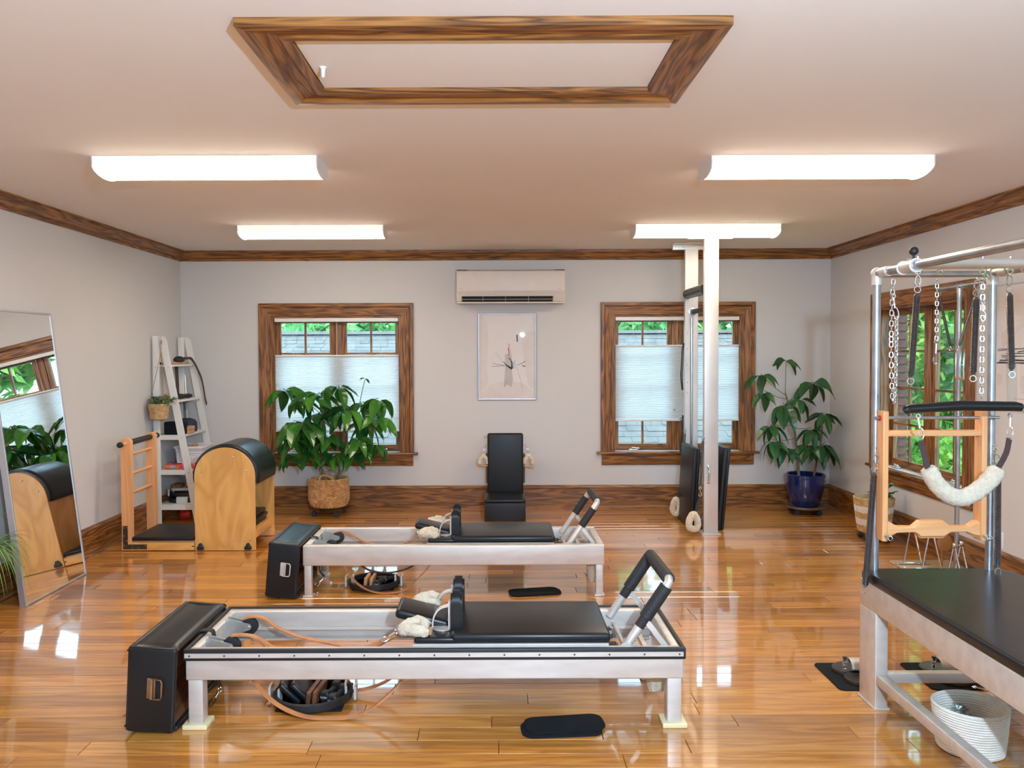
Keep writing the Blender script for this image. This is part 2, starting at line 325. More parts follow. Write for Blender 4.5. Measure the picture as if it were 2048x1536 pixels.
    def ball(s, c, r, n=12):
        return s.lathe([(max(1e-7, r[0] if False else (r * math.sin(PI * i / n))), -r * math.cos(PI * i / n)) for i in range(n + 1)], c, n + 4)
    def prism(s, poly, axis, a0, a1):
        def P(u, v, a): return {'X': (a, u, v), 'Y': (u, a, v), 'Z': (u, v, a)}[axis]
        k = len(poly); vs = [P(u, v, a0) for u, v in poly] + [P(u, v, a1) for u, v in poly]
        fs = [(i, (i + 1) % k, k + (i + 1) % k, k + i) for i in range(k)] + [tuple(range(k))[::-1], tuple(range(k, 2 * k))]
        return s.add(vs, fs)
    def torus(s, c, R, r, axis=(0, 0, 1), n=24, m=8, a0=0.0, a1=2 * PI, sq=(1, 1)):
        c = V(c); ax = V(axis).normalized(); u = V(1, 0, 0) if abs(ax.x) < 0.9 else V(0, 1, 0); u = (u - ax * u.dot(ax)).normalized(); v = ax.cross(u)
        full = abs(a1 - a0 - 2 * PI) < 1e-6; cnt = n if full else n + 1
        return s.tube([c + u * (R * sq[0] * math.cos(a0 + (a1 - a0) * i / n)) + v * (R * sq[1] * math.sin(a0 + (a1 - a0) * i / n)) for i in range(cnt)], r, m, closed=full)
    def coil(s, p0, p1, r, pitch=0.0052, n=12, taper=0.014):
        p0, p1 = V(p0), V(p1); L = (p1 - p0).length; k = max(4, int(L / pitch)); prof = [(0.003, 0)]
        for i in range(k):
            h0 = i * L / k; h1 = (i + 0.5) * L / k
            f = min(1, 0.35 + 0.65 * min(h1, L - h1) / taper)
            prof += [(r * f * 0.86, h0), (r * f, h1)]
        prof.append((0.003, L)); return s.lathe(prof, p0, n, p1 - p0)
    def mitre(s, A, B, T, N, prof, ma=1, mb=1):
        A, B, T, N = V(A), V(B), V(T), V(N); d = (B - A).normalized(); k = len(prof)
        vs = [A - d * t * ma + T * t + N * h for t, h in prof] + [B + d * t * mb + T * t + N * h for t, h in prof]
        return s.add(vs, [(i, (i + 1) % k, k + (i + 1) % k, k + i) for i in range(k)] + [tuple(range(k))[::-1], tuple(range(k, 2 * k))])
    def mesh(s, name, mat, off=None, sharp=35):
        me = bpy.data.meshes.new(name); o = off or V(0, 0, 0)
        me.from_pydata([(v[0] - o.x, v[1] - o.y, v[2] - o.z) for v in s.v], [], s.f)
        bm = bmesh.new(); bm.from_mesh(me); bmesh.ops.recalc_face_normals(bm, faces=bm.faces[:]); bm.to_mesh(me); bm.free()
        me.materials.append(mat if not isinstance(mat, str) else M[mat])
        if sharp:
            me.shade_smooth(); me.set_sharp_from_angle(angle=math.radians(sharp))
        return me
def smooth_path(pts, k=6, closed=False):
    pts = [V(p) for p in pts]; n = len(pts); out = []
    for i in range(n if closed else n - 1):
        g = lambda j: pts[j % n] if closed else pts[max(0, min(n - 1, j))]
        a, b, c, d = g(i - 1), g(i), g(i + 1), g(i + 2)
        for q in range(k):
            t = q / k
            out.append(0.5 * ((2 * b) + (c - a) * t + (2 * a - 5 * b + 4 * c - d) * t * t + (3 * b - a - 3 * c + d) * t ** 3))
    if not closed: out.append(pts[-1])
    return out
def base_of(o):
    l = V(0, 0, 0)
    while o is not None: l = l + o.location; o = o.parent
    return l
def thing(name, label, cat, loc=(0, 0, 0), group=None, rot=(0, 0, 0)):
    o = bpy.data.objects.new(name, None); COL.objects.link(o); o.location = loc; o.rotation_euler = rot; o.empty_display_size = 0.05
    return tag(o, label, cat, group)
def tag(o, label=None, cat=None, group=None, kind=None):
    if label: o['label'] = label
    if cat: o['category'] = cat
    if group: o['group'] = group
    if kind: o['kind'] = kind
    return o
def link(name, me, parent=None, loc=None):
    o = bpy.data.objects.new(name, me); COL.objects.link(o)
    if parent is not None: o.parent = parent
    if loc is not None: o.location = loc
    return o
def part(name, mb, mat, parent, label=None, local=False, sharp=35, kind=None):
    """one mesh object under parent; mb in world coordinates unless local (parents are then unrotated)"""
    me = mb.mesh(name, mat, None if local else base_of(parent), sharp)
    o = link(name, me, parent)
    return tag(o, label, kind=kind)
def single(name, mb, mat, label, cat, base, group=None, kind=None, sharp=35):
    me = mb.mesh(name, mat, V(base), sharp); o = link(name, me, None, base)
    return tag(o, label, cat, group, kind)
def struct(name, mb, mat, label, cat='structure', parent=None, base=(0, 0, 0), sharp=30):
    me = mb.mesh(name, mat, V(base), sharp); o = link(name, me, parent, base); return tag(o, label, cat, None, 'structure')
def copy_tree(o, parent=None):
    c = o.copy(); COL.objects.link(c); c.parent = parent
    for ch in o.children: copy_tree(ch, c)
    return c
# ------------------------------------------------------------------ room shell
XL, XR, YB, YF, ZC = -3.36, 3.59, 8.74, -2.6, 2.76
WT = 0.16
ZO, ZT = 0.605, 2.068          # window opening
WX = [-1.70, 1.955]            # centres of the two back windows
WY = [6.92, 1.6]               # right wall windows (the second is out of view, added for daylight)
HW = 0.69
def wall_with_holes(a0, a1, holes, mk):
    cuts = sorted(holes); p = a0
    for h in cuts:
        mk(p, h - HW, 0, ZC); mk(h - HW, h + HW, 0, ZO); mk(h - HW, h + HW, ZT, ZC); p = h + HW
    mk(p, a1, 0, ZC)
mb = MB(); wall_with_holes(XL - WT, XR + WT, WX, lambda a, b, c, d: mb.box(a, b, YB, YB + WT, c, d))
struct('wall_back', mb, 'wall', 'off-white painted back wall with two windows', 'wall')
mb = MB(); wall_with_holes(YF, YB, WY, lambda a, b, c, d: mb.box(XR, XR + WT, a, b, c, d))
struct('wall_right', mb, 'wall', 'off-white painted right wall with casement window', 'wall')
struct('wall_left', MB().box(XL - WT, XL, YF, YB, 0, ZC), 'wall', 'off-white painted left wall behind the mirror', 'wall')
mb = MB(); wall_with_holes(XL - WT, XR + WT, [-1.6, 1.8], lambda a, b, c, d: mb.box(a, b, YF - WT, YF, c, d))
struct('wall_front', mb, 'wall', 'off-white wall behind the camera', 'wall')
struct('ceiling', MB().box(XL - WT, XR + WT, YF - WT, YB + WT, ZC, ZC + 0.2), 'ceil', 'plain painted flat ceiling', 'ceiling')

# floor: sub-base, planks one by one where the photograph shows them, the rest behind in one piece
fl = struct('floor', MB().box(XL - WT, XR + WT, YF - WT, YB + WT, -0.12, -0.018), M['bark'], 'glossy honey oak plank floor', 'floor')
PW = 0.12
def plank_mb(L, w=PW):
    g = 0.0012; c = 0.0016
    x0, x1, y0, y1 = g, L - g, g, w - g
    m = MB(); vs = []
    for z, i in ((-0.018, 0), (-c, 0), (0, c)):
        vs += [(x0 + i, y0 + i, z), (x1 - i, y0 + i, z), (x1 - i, y1 - i, z), (x0 + i, y1 - i, z)]
    fs = [(8, 9, 10, 11)]
    for k in (0, 4):
        fs += [(k + j, k + (j + 1) % 4, k + 4 + (j + 1) % 4, k + 4 + j) for j in range(4)]
    return m.add(vs, fs)
PLM = {}
def plank_mesh(L):
    k = round(L, 2)
    if k not in PLM: PLM[k] = plank_mb(k).mesh('plank', 'floor', sharp=0)
    return PLM[k]
rr = random.Random(5); y = YB - PW; cnt = 0; rest = MB()
while y > YF - PW:
    x = XL - rr.random() * 0.9
    while x < XR:
        L = rr.choice([0.80, 0.95, 1.10, 1.25, 1.40, 1.55]); x1 = min(x + L, XR + 0.02); xs = max(x, XL - 0.02)
        if XR - x1 < 0.25: x1 = XR + 0.02
        if x1 - xs > 0.2 or x1 < XR:
            if y > 3.1 and cnt < 300 and x1 - xs > 0.02:
                o = link('plank', plank_mesh(x1 - xs), fl, (xs, y, 0)); cnt += 1
                o.rotation_euler = (rr.gauss(0, 0.0011), rr.gauss(0, 0.00012), 0)
            elif x1 - xs > 0.02:
                t = plank_mb(x1 - xs); rest.add([(v[0] + xs, v[1] + y, v[2]) for v in t.v], t.f)
        x = x1
    y -= PW
part('plank_field', rest, 'floor', fl, kind='stuff', sharp=0)

# crown moulding and baseboards (profiles swept along the walls)
CR = [(0, 0), (0, -0.105), (0.012, -0.105), (0.018, -0.088), (0.016, -0.076), (0.030, -0.066), (0.040, -0.045), (0.062, -0.028), (0.070, -0.024), (0.070, -0.012), (0.080, -0.010), (0.080, 0)]
BP = [(0, 0), (0.030, 0), (0.030, 0.008), (0.020, 0.022), (0.016, 0.024), (0.016, 0.205), (0.022, 0.212), (0.022, 0.222), (0.014, 0.236), (0.008, 0.244), (0, 0.244)]
def run(prof, A, B, inn, z):
    A, B, inn = V(A), V(B), V(inn); d = (B - A).normalized(); k = len(prof)
    vs = [A + inn * t + d * t + V(0, 0, z + h) for t, h in prof] + [B + inn * t - d * t + V(0, 0, z + h) for t, h in prof]
    return MB().add(vs, [(i, (i + 1) % k, k + (i + 1) % k, k + i) for i in range(k)] + [tuple(range(k))[::-1], tuple(range(k, 2 * k))])
sides = [('back', (XL, YB, 0), (XR, YB, 0), (0, -1, 0), 'oakX'), ('left', (XL, YF, 0), (XL, YB, 0), (1, 0, 0), 'oakY'),
         ('right', (XR, YF, 0), (XR, YB, 0), (-1, 0, 0), 'oakY'), ('front', (XL, YF, 0), (XR, YF, 0), (0, 1, 0), 'oakX')]
for i, (n, A, B, inn, mt) in enumerate(sides):
    struct('trim_%d' % (i + 1), run(CR, A, B, inn, ZC), mt, 'dark oak crown moulding along the %s wall' % n, 'crown moulding', sharp=25)
    struct('baseboard_' + n, run(BP, A, B, inn, 0), mt, 'tall dark oak baseboard along the %s wall' % n, 'baseboard', sharp=25)

# ------------------------------------------------------------------ windows
CAS = [(0, 0), (0, 0.014), (0.006, 0.018), (0.018, 0.018), (0.024, 0.014), (0.086, 0.020), (0.094, 0.026), (0.100, 0.034), (0.130, 0.034), (0.135, 0.030), (0.135, 0)]
def make_window(n, loc, rotz, label, crank=True):
    r = bpy.data.objects.new('window_%d' % n, None); COL.objects.link(r); r.location = loc; r.rotation_euler = (0, 0, rotz)
    tag(r, label, 'window', None, 'structure')
    L = dict(local=True, sharp=25); N = (0, -1, 0)
    part('casing', MB().mitre((-HW, 0, ZO), (-HW, 0, ZT), (-1, 0, 0), N, CAS, 0, 1), 'oakZ', r, **L)
    part('casing', MB().mitre((HW, 0, ZO), (HW, 0, ZT), (1, 0, 0), N, CAS, 0, 1), 'oakZ', r, **L)
    part('casing', MB().mitre((-HW, 0, ZT), (HW, 0, ZT), (0, 0, 1), N, CAS, 1, 1), 'oakX', r, **L)
    part('sill', MB().rbox(-0.87, 0.87, -0.055, 0.0, 0.578, 0.604, 0.008).box(-HW, HW, 0, 0.095, 0.58, 0.6045), 'oakX', r, **L)
    part('apron', MB().mitre((-0.815, 0, 0.578), (0.815, 0, 0.578), (0, 0, -1), N, [(0, 0), (0, 0.036), (0.012, 0.034), (0.024, 0.022), (0.10, 0.022), (0.118, 0.014), (0.122, 0)], 0, 0), 'oakX', r, **L)
    j = MB(); t = 0.02
    j.box(-HW, -HW + t, 0.002, WT - 0.01, ZO, ZT).box(HW - t, HW, 0.002, WT - 0.01, ZO, ZT)
    part('jamb', j, 'oakZ', r, **L)
    part('head_jamb', MB().box(-HW + t, HW - t, 0.002, WT - 0.01, ZT - t, ZT), 'oakX', r, **L)
    part('bottom_jamb', MB().box(-HW + t, HW - t, 0.096, WT - 0.01, ZO - 0.02, ZO + 0.014), 'oakX', r, **L)
    part('mullion', MB().rbox(-0.042, 0.042, 0.088, WT - 0.012, ZO, ZT - t, 0.006), 'oakZ', r, **L)
    y0, y1 = 0.098, 0.136
    for sgn in (-1, 1):
        a, b = sorted((sgn * 0.044, sgn * (HW - t - 0.002))); z0, z1 = ZO + 0.016, ZT - t - 0.002; st = 0.048
        m = MB().box(a, a + st, y0, y1, z0, z1).box(b - st, b, y0, y1, z0, z1)
        s = part('sash', m, 'oakZ', r, **L)
        part('sash_rail', MB().box(a + st, b - st, y0, y1, z0, z0 + 0.055), 'oakX', s, local=True, sharp=25)
        part('sash_rail', MB().box(a + st, b - st, y0, y1, z1 - 0.05, z1), 'oakX', s, local=True, sharp=25)
        gx0, gx1, gz0, gz1 = a + st, b - st, z0 + 0.055, z1 - 0.05
        cx = (gx0 + gx1) / 2; mw = 0.010
        part('muntin', MB().box(cx - mw, cx + mw, y0 + 0.008, y1 - 0.006, gz0, gz1), 'oakZ', s, local=True, sharp=25)
        for k in range(1, 4):
            zz = gz0 + (gz1 - gz0) * k / 4
            for (u0, u1) in ((gx0, cx - mw), (cx + mw, gx1)):
                part('muntin', MB().box(u0, u1, y0 + 0.008, y1 - 0.006, zz - mw, zz + mw), 'oakX', s, local=True, sharp=25)
        for k in range(4):
            za, zb = gz0 + (gz1 - gz0) * k / 4 + (mw if k else 0), gz0 + (gz1 - gz0) * (k + 1) / 4 - (mw if k < 3 else 0)
            for (u0, u1) in ((gx0, cx - mw), (cx + mw, gx1)):
                part('pane', MB().box(u0, u1, 0.115, 0.119, za, zb), 'glass', s, local=True, sharp=0)
        c = MB(); ux = a + 0.2 if sgn < 0 else b - 0.2
        c.rbox(ux - 0.05, ux + 0.05, 0.03, 0.07, 0.606, 0.622, 0.006).tube([(ux - 0.03, 0.05, 0.62), (ux - 0.01, 0.04, 0.64), (ux + 0.05, 0.035, 0.632)], 0.006, 8).ball((ux + 0.055, 0.035, 0.632), 0.011, 8)
        part('crank', c, 'alu', r, local=True, label='silver crank handle')
    return r
make_window(1, (WX[0], YB, 0), 0, 'oak casement window behind the bushy potted plant')
make_window(2, (WX[1], YB, 0), 0, 'oak casement window behind the metal tower')
make_window(3, (XR, WY[0], 0), -PI / 2, 'oak casement window in the right wall showing trees and brick')
make_window(4, (XR, WY[1], 0), -PI / 2, 'unseen oak casement window added for daylight in the right wall beside the camera')  # unseen, added so that bluish daylight reaches the near ceiling
make_window(5, (-1.6, YF, 0), PI, 'unseen oak casement window added for fill light in the wall behind the camera, left of the two')  # this and the next are unseen, added as soft frontal fill daylight
make_window(6, (1.8, YF, 0), PI, 'unseen oak casement window added for fill light in the wall behind the camera, right of the two')

def make_shade(loc, z0, z1, label):
    t = thing('cellular_shade', label, 'window shade', loc, 'top-down cellular shades')
    x = HW - 0.026; y = 0.024; L = dict(local=True)
    part('headrail', MB().rbox(-x, x, 0.006, 0.042, ZT - 0.062, ZT - 0.0205, 0.006), 'white', t, **L)
    part('rail', MB().rbox(-x, x, 0.012, 0.036, z1, z1 + 0.016, 0.004), 'white', t, **L)
    part('rail', MB().rbox(-x, x, 0.012, 0.036, z0 - 0.018, z0, 0.004), 'white', t, **L)
    m = MB(); n = int((z1 - z0) / 0.0095); n += n % 2
    vs = []; fs = []
    for i in range(n + 1):
        z = z0 + (z1 - z0) * i / n; yy = y + (0.004 if i % 2 else -0.004)
        vs += [(-x + 0.002, yy, z), (x - 0.002, yy, z)]
        if i: fs.append((2 * i - 2, 2 * i - 1, 2 * i + 1, 2 * i))
    part('fabric', m.add(vs, fs), 'shade', t, local=True, sharp=0)
    for u in (-0.47, 0.0, 0.47):
        part('cord', MB().cyl((u, y, z1 + 0.015), (u, y, ZT - 0.06), 0.0013, n=6), 'white', t, **L)
    return t
make_shade((WX[0], YB, 0), 0.845, 1.635, 'white pleated shade in the window behind the bushy plant')
make_shade((WX[1], YB, 0), 0.945, 1.73, 'white pleated shade in the window behind the metal tower')

# ------------------------------------------------------------------ outside
struct('ground', MB().box(-60, 70, 8.9, 80, -3.2, -3.0).box(3.8, 70, -60, 8.9, -3.2, -3.0), 'grass', 'green lawn outside the windows', 'lawn')
# roof of the lower wing behind the back wall
ry0, rz0, ry1, rz1 = 9.3, -0.42, 15.0, 2.04
rl = math.hypot(ry1 - ry0, rz1 - rz0); ra = math.atan2(rz1 - rz0, ry1 - ry0)
rf = thing('neighbouring_roof', 'grey shingled roof seen through the back windows', 'roof', (0, ry0, rz0))
m = MB(); X0, X1 = -8.0, 5.0
m.add([(X0, ry0, rz0), (X1, ry0, rz0), (X1, ry1, rz1), (X0, ry1, rz1), (X1, ry1 + 5.7, rz0), (X0, ry1 + 5.7, rz0)], [(0, 1, 2, 3), (3, 2, 4, 5), (0, 3, 5), (1, 4, 2)])
part('roof_deck', m, 'shingle', rf, sharp=0)
m = MB(); q = random.Random(3); nrow = 38; hh = rl / nrow
for i in range(nrow):
    x = X0 - q.random() * 0.3
    d0, d1 = i * hh, (i + 1) * hh + 0.02
    while x < X1:
        wd = q.choice([0.16, 0.2, 0.28, 0.33]); th = q.choice([0.003, 0.005, 0.008, 0.011])
        a, b = x + 0.004, x + wd - 0.004; n_ = V(0, -math.sin(ra), math.cos(ra)); dr = V(0, math.cos(ra), math.sin(ra)); o = V(0, ry0, rz0)
        pts = [o + dr * (d0 - q.random() * 0.02) + n_ * 0.002, o + dr * d1 + n_ * 0.002]
        vs = [V(a, 0, 0) + pts[0], V(b, 0, 0) + pts[0], V(b, 0, 0) + pts[1], V(a, 0, 0) + pts[1], V(a, 0, 0) + pts[0] + n_ * th, V(b, 0, 0) + pts[0] + n_ * th]
        m.add(vs, [(4, 5, 2, 3), (0, 1, 5, 4), (0, 4, 3), (1, 2, 5)]); x += wd
part('shingles', m, 'shingle', rf, kind='stuff', sharp=0)
part('ridge_cap', MB().box(X0, X1, ry1 - 0.14, ry1 + 0.14, rz1 - 0.02, rz1 + 0.035), 'ridge', rf)
# brick reveal beside the right window
br = struct('brick_reveal', MB().box(3.755, 3.85, 7.632, 7.75, -0.4, 2.45), 'mortar', 'red brick pier outside the right window', 'brick pier', base=(3.8, 7.6, -0.4))
bm_ = MB().rbox(-0.047, 0.047, -0.02, 0.08, -0.03, 0.03, 0.004, 1).mesh('brick', 'brick', sharp=0)
for k in range(36):
    link('brick', bm_, br, (0.002 + (0.004 if k % 2 else -0.002), 0.03, 0.05 + k * 0.077))
def tree(name, label, c, rx, rz, n, mat, seed, leaf=0.17):
    q = random.Random(seed); t = thing(name, label, 'tree', (c[0], c[1], -3.0), 'trees outside the windows')
    part('trunk', MB().tube([(c[0], c[1], -3), (c[0] + 0.1, c[1], c[2] * 0.5 - 1), (c[0], c[1] + 0.1, c[2])], [0.22, 0.17, 0.08], 8), 'bark', t)
    lobes = [(V(q.gauss(0, .5) * rx, q.gauss(0, .5) * rx, q.gauss(0, .5) * rz), 0.3 + 0.3 * q.random()) for _ in range(14)]
    vs, fs = [], []
    for i in range(n):
        lo, lr = q.choice(lobes)
        d = V(q.gauss(0, 1), q.gauss(0, 1), q.gauss(0, 1)).normalized() * (0.35 + 0.7 * q.random() ** 0.6)
        p = V(c) + lo + V(d.x * rx * lr, d.y * rx * lr, d.z * rz * lr)
        a = V(q.gauss(0, 1), q.gauss(0, 1), q.gauss(0, 0.6)).normalized(); b = a.cross(V(q.gauss(0, 1), q.gauss(0, 1), q.gauss(0, 1)).normalized())
        s_ = leaf * (0.6 + 0.8 * q.random()); k = len(vs)
        vs += [p - a * s_, p + b * s_ * 0.5, p + a * s_, p - b * s_ * 0.5]; fs.append((k, k + 1, k + 2, k + 3))
    part('foliage', MB().add(vs, fs), mat, t, kind='stuff', sharp=0)
tree('broadleaf_tree', 'leafy tree beyond the roof ridge, behind the left back window', (-4.8, 23, 1.5), 3.4, 1.7, 9000, 'tree2', 1, 0.22)
tree('broadleaf_tree', 'leafy tree beyond the roof ridge, behind the wall between the windows', (0.4, 25, 3.4), 2.6, 3.6, 12000, 'tree2', 2, 0.26)
tree('broadleaf_tree', 'leafy tree beyond the roof ridge, behind the right back window', (5.4, 24, 1.5), 3.2, 1.7, 9000, 'tree2', 3, 0.22)
tree('broadleaf_tree', 'tall tree seen in the mirror above the roof', (10.6, 24, 5.0), 3.4, 5.0, 14000, 'tree', 8, 0.30)
tree('broadleaf_tree', 'bright green tree close outside the right window', (8.2, 13.0, 0.8), 2.6, 3.2, 16000, 'tree', 4, 0.13)
tree('broadleaf_tree', 'deep green tree outside the right window, further off', (11.0, 17.5, 1.5), 3.4, 4.2, 17000, 'tree2', 5, 0.19)
tree('broadleaf_tree', 'sunlit tree outside the right half of the right window', (10.2, 12.0, 1.2), 2.6, 3.6, 16000, 'tree', 6, 0.15)
tree('broadleaf_tree', 'dark tree outside the right window, furthest right', (13.0, 13.0, 2.0), 4.0, 4.5, 15000, 'tree2', 7, 0.24)

# ------------------------------------------------------------------ ceiling: framed hatch and four light fixtures
hx0, hx1, hy0, hy1 = -0.70, 0.632, 2.84, 3.385
HP = [(0, 0), (0, 0.020), (0.010, 0.026), (0.030, 0.026), (0.040, 0.018), (0.100, 0.018), (0.108, 0.022), (0.116, 0.032), (0.130, 0.032), (0.150, 0.030), (0.150, 0)]
h = thing('ceiling_hatch', 'framed ceiling hatch with moulded oak surround', 'hatch', ((hx0 + hx1) / 2, (hy0 + hy1) / 2, ZC))
N = (0, 0, -1)
part('frame_rail', MB().mitre((hx0, hy0, ZC), (hx1, hy0, ZC), (0, -1, 0), N, HP), 'oakX', h, sharp=25)
part('frame_rail', MB().mitre((hx0, hy1, ZC), (hx1, hy1, ZC), (0, 1, 0), N, HP), 'oakX', h, sharp=25)
part('frame_rail', MB().mitre((hx0, hy0, ZC), (hx0, hy1, ZC), (-1, 0, 0), N, HP), 'oakY', h, sharp=25)
part('frame_rail', MB().mitre((hx1, hy0, ZC), (hx1, hy1, ZC), (1, 0, 0), N, HP), 'oakY', h, sharp=25)
part('hatch_panel', MB().box(hx0 + 0.003, hx1 - 0.003, hy0 + 0.003, hy1 - 0.003, ZC - 0.006, ZC - 0.0005), 'ceil', h)
single('ceiling_hook', MB().lathe([(0.014, 0), (0.014, -0.004), (0.009, -0.008), (0.007, -0.035), (0.004, -0.04)], (-0.652, 3.14, ZC - 0.006), 12), 'white', 'small white plastic peg on the hatch panel', 'hook', (-0.652, 3.14, ZC - 0.006))
def fixture(cx, y0, label):
    t = thing('ceiling_light', label, 'light', (cx, y0 + 0.14, ZC), 'wraparound ceiling lights'); L = 0.625; D = 0.30
    prof = [(0.0, -0.002), (0.0, -0.046)] + [(0.15 - 0.15 * math.cos(a), -0.046 - 0.044 * math.sin(a)) for a in [PI * k / 14 for k in range(1, 14)]] + [(D, -0.046), (D, -0.002)]
    prof = [(y0 + u, ZC + v) for u, v in prof]
    part('lens', MB().prism(prof[1:-1], 'X', cx - L + 0.006, cx + L - 0.006), 'tube', t)
    for a in (0, -2): part('lens_side', MB().box(cx - L + 0.006, cx + L - 0.006, prof[a][0] - 0.001, prof[a][0] + 0.001, ZC - 0.0475, ZC - 0.001), 'tubeside', t)
    e = [(y0 - 0.004, ZC), (y0 - 0.004, ZC - 0.05)] + [(y0 + 0.15 - 0.156 * math.cos(a), ZC - 0.048 - 0.048 * math.sin(a)) for a in [PI * k / 14 for k in range(1, 14)]] + [(y0 + D + 0.004, ZC - 0.05), (y0 + D + 0.004, ZC)]
    for s_ in (-1, 1):
        part('end_cap', MB().prism(e, 'X', cx + s_ * (L - 0.006), cx + s_ * L), 'white', t)
    part('housing', MB().box(cx - L + 0.01, cx + L - 0.01, y0 + 0.02, y0 + D - 0.02, ZC - 0.012, ZC), 'white', t)
fixture(-1.608, 4.55, 'lit white wraparound light, front left of the four')
fixture(1.838, 4.59, 'lit white wraparound light, front right of the four')
fixture(-1.576, 7.00, 'lit white wraparound light, rear left of the four')
fixture(1.832, 7.02, 'lit white wraparound light above the metal tower')
# ------------------------------------------------------------------ small shared builders
def fleece_tube(pts, r, n=12, seed=1, closed=False, k=5, amp=0.10):
    q = random.Random(seed); pp = smooth_path(pts, k, closed); m = len(pp)
    rs = []
    for i in range(m):
        e = 1.0
        if not closed:
            d = min(i, m - 1 - i) / max(1, m - 1); e = min(1.0, 0.72 + d * 6)
        rs.append(r * e)
    mb = MB(); mb.tube(pp, rs, n, closed)
    mb.v = [tuple(V(v) + V(q.gauss(0, 1), q.gauss(0, 1), q.gauss(0, 1)) * (r * amp)) for v in mb.v]
    return mb
def snap_hook(p0, p1, r=0.0036):
    """swivel snap from p0 down to p1"""
    p0, p1 = V(p0), V(p1); d = p1 - p0; L = d.length; d.normalize(); u = V(1, 0, 0); u = (u - d * u.dot(d)).normalized(); n = d.cross(u)
    m = MB().torus(p0 + d * 0.010, 0.009, r, n, 12, 6).cyl(p0 + d * 0.018, p0 + d * (L * 0.55), 0.0045, n=8)
    m.tube(smooth_path([p0 + d * (L * 0.5), p0 + d * (L * 0.62) + u * 0.010, p0 + d * (L * 0.85) + u * 0.012, p1, p0 + d * (L * 0.85) - u * 0.010, p0 + d * (L * 0.7) - u * 0.008], 4), r, 6)
    return m
def chain(name, label, pts, group='trapeze table chains', r=0.0030, lw=0.0075, ll=0.032, hook=None):
    pts = smooth_path(pts, 8); t = thing(name, label, 'chain', pts[0], group)
    hs = (ll - 2 * r) / 2; a = max(0.001, hs - lw)
    path = [(lw * math.cos(x), 0, a + lw * math.sin(x)) for x in [PI * i / 5 for i in range(6)]] + [(-lw * math.cos(x), 0, -a - lw * math.sin(x)) for x in [PI * i / 5 for i in range(6)]]
    me = MB().tube(path, r, 6, closed=True).mesh('link', 'chrome')
    acc = 0.0; nxt = 0.0; step = ll - 2.6 * r; k = 0
    for i in range(len(pts) - 1):
        d = pts[i + 1] - pts[i]; L = d.length
        while nxt <= acc + L:
            p = pts[i] + d * ((nxt - acc) / L); o = link('link', me, t, p - t.location)
            qn = d.to_track_quat('Z', 'X'); o.rotation_mode = 'QUATERNION'; o.rotation_quaternion = qn @ Euler((0, 0, (PI / 2 if k % 2 else 0) + 0.5)).to_quaternion()
            nxt += step; k += 1
        acc += L
    if hook: part('snap_hook', snap_hook(*hook), 'chrome', t)
    return t
def spring(name, label, p0, p1, r=0.0145, cat='spring', group=None, top=None, bottom=None, sleeve=None):
    p0, p1 = V(p0), V(p1); t = thing(name, label, cat, p0, group)
    part('coil', MB().coil(p0, p1, r), 'dsteel', t)
    d = (p1 - p0).normalized(); side = V(1, 0, 0); nn = d.cross(side).normalized()
    e = MB().torus(p0 - d * 0.016, 0.014, 0.0025, nn, 14, 6); part('end_loop', e, 'chrome', t)
    part('end_loop', MB().torus(p1 + d * 0.016, 0.014, 0.0025, nn, 14, 6), 'chrome', t)
    if top: part('quick_link', MB().torus((V(top) + p0 - d * 0.024) / 2, 0.024, 0.0035, nn, 16, 6, sq=(0.5, 1)).ball(top, 0.006, 6), 'chrome', t)
    if sleeve:
        a, b = V(sleeve[0]), V(sleeve[1]); part('clear_sleeve', MB().lathe([(0.019, 0), (0.0195, (b - a).length * 0.5), (0.018, (b - a).length)], a, 14, b - a), 'clear', t, label='clear plastic sleeve')
    return t

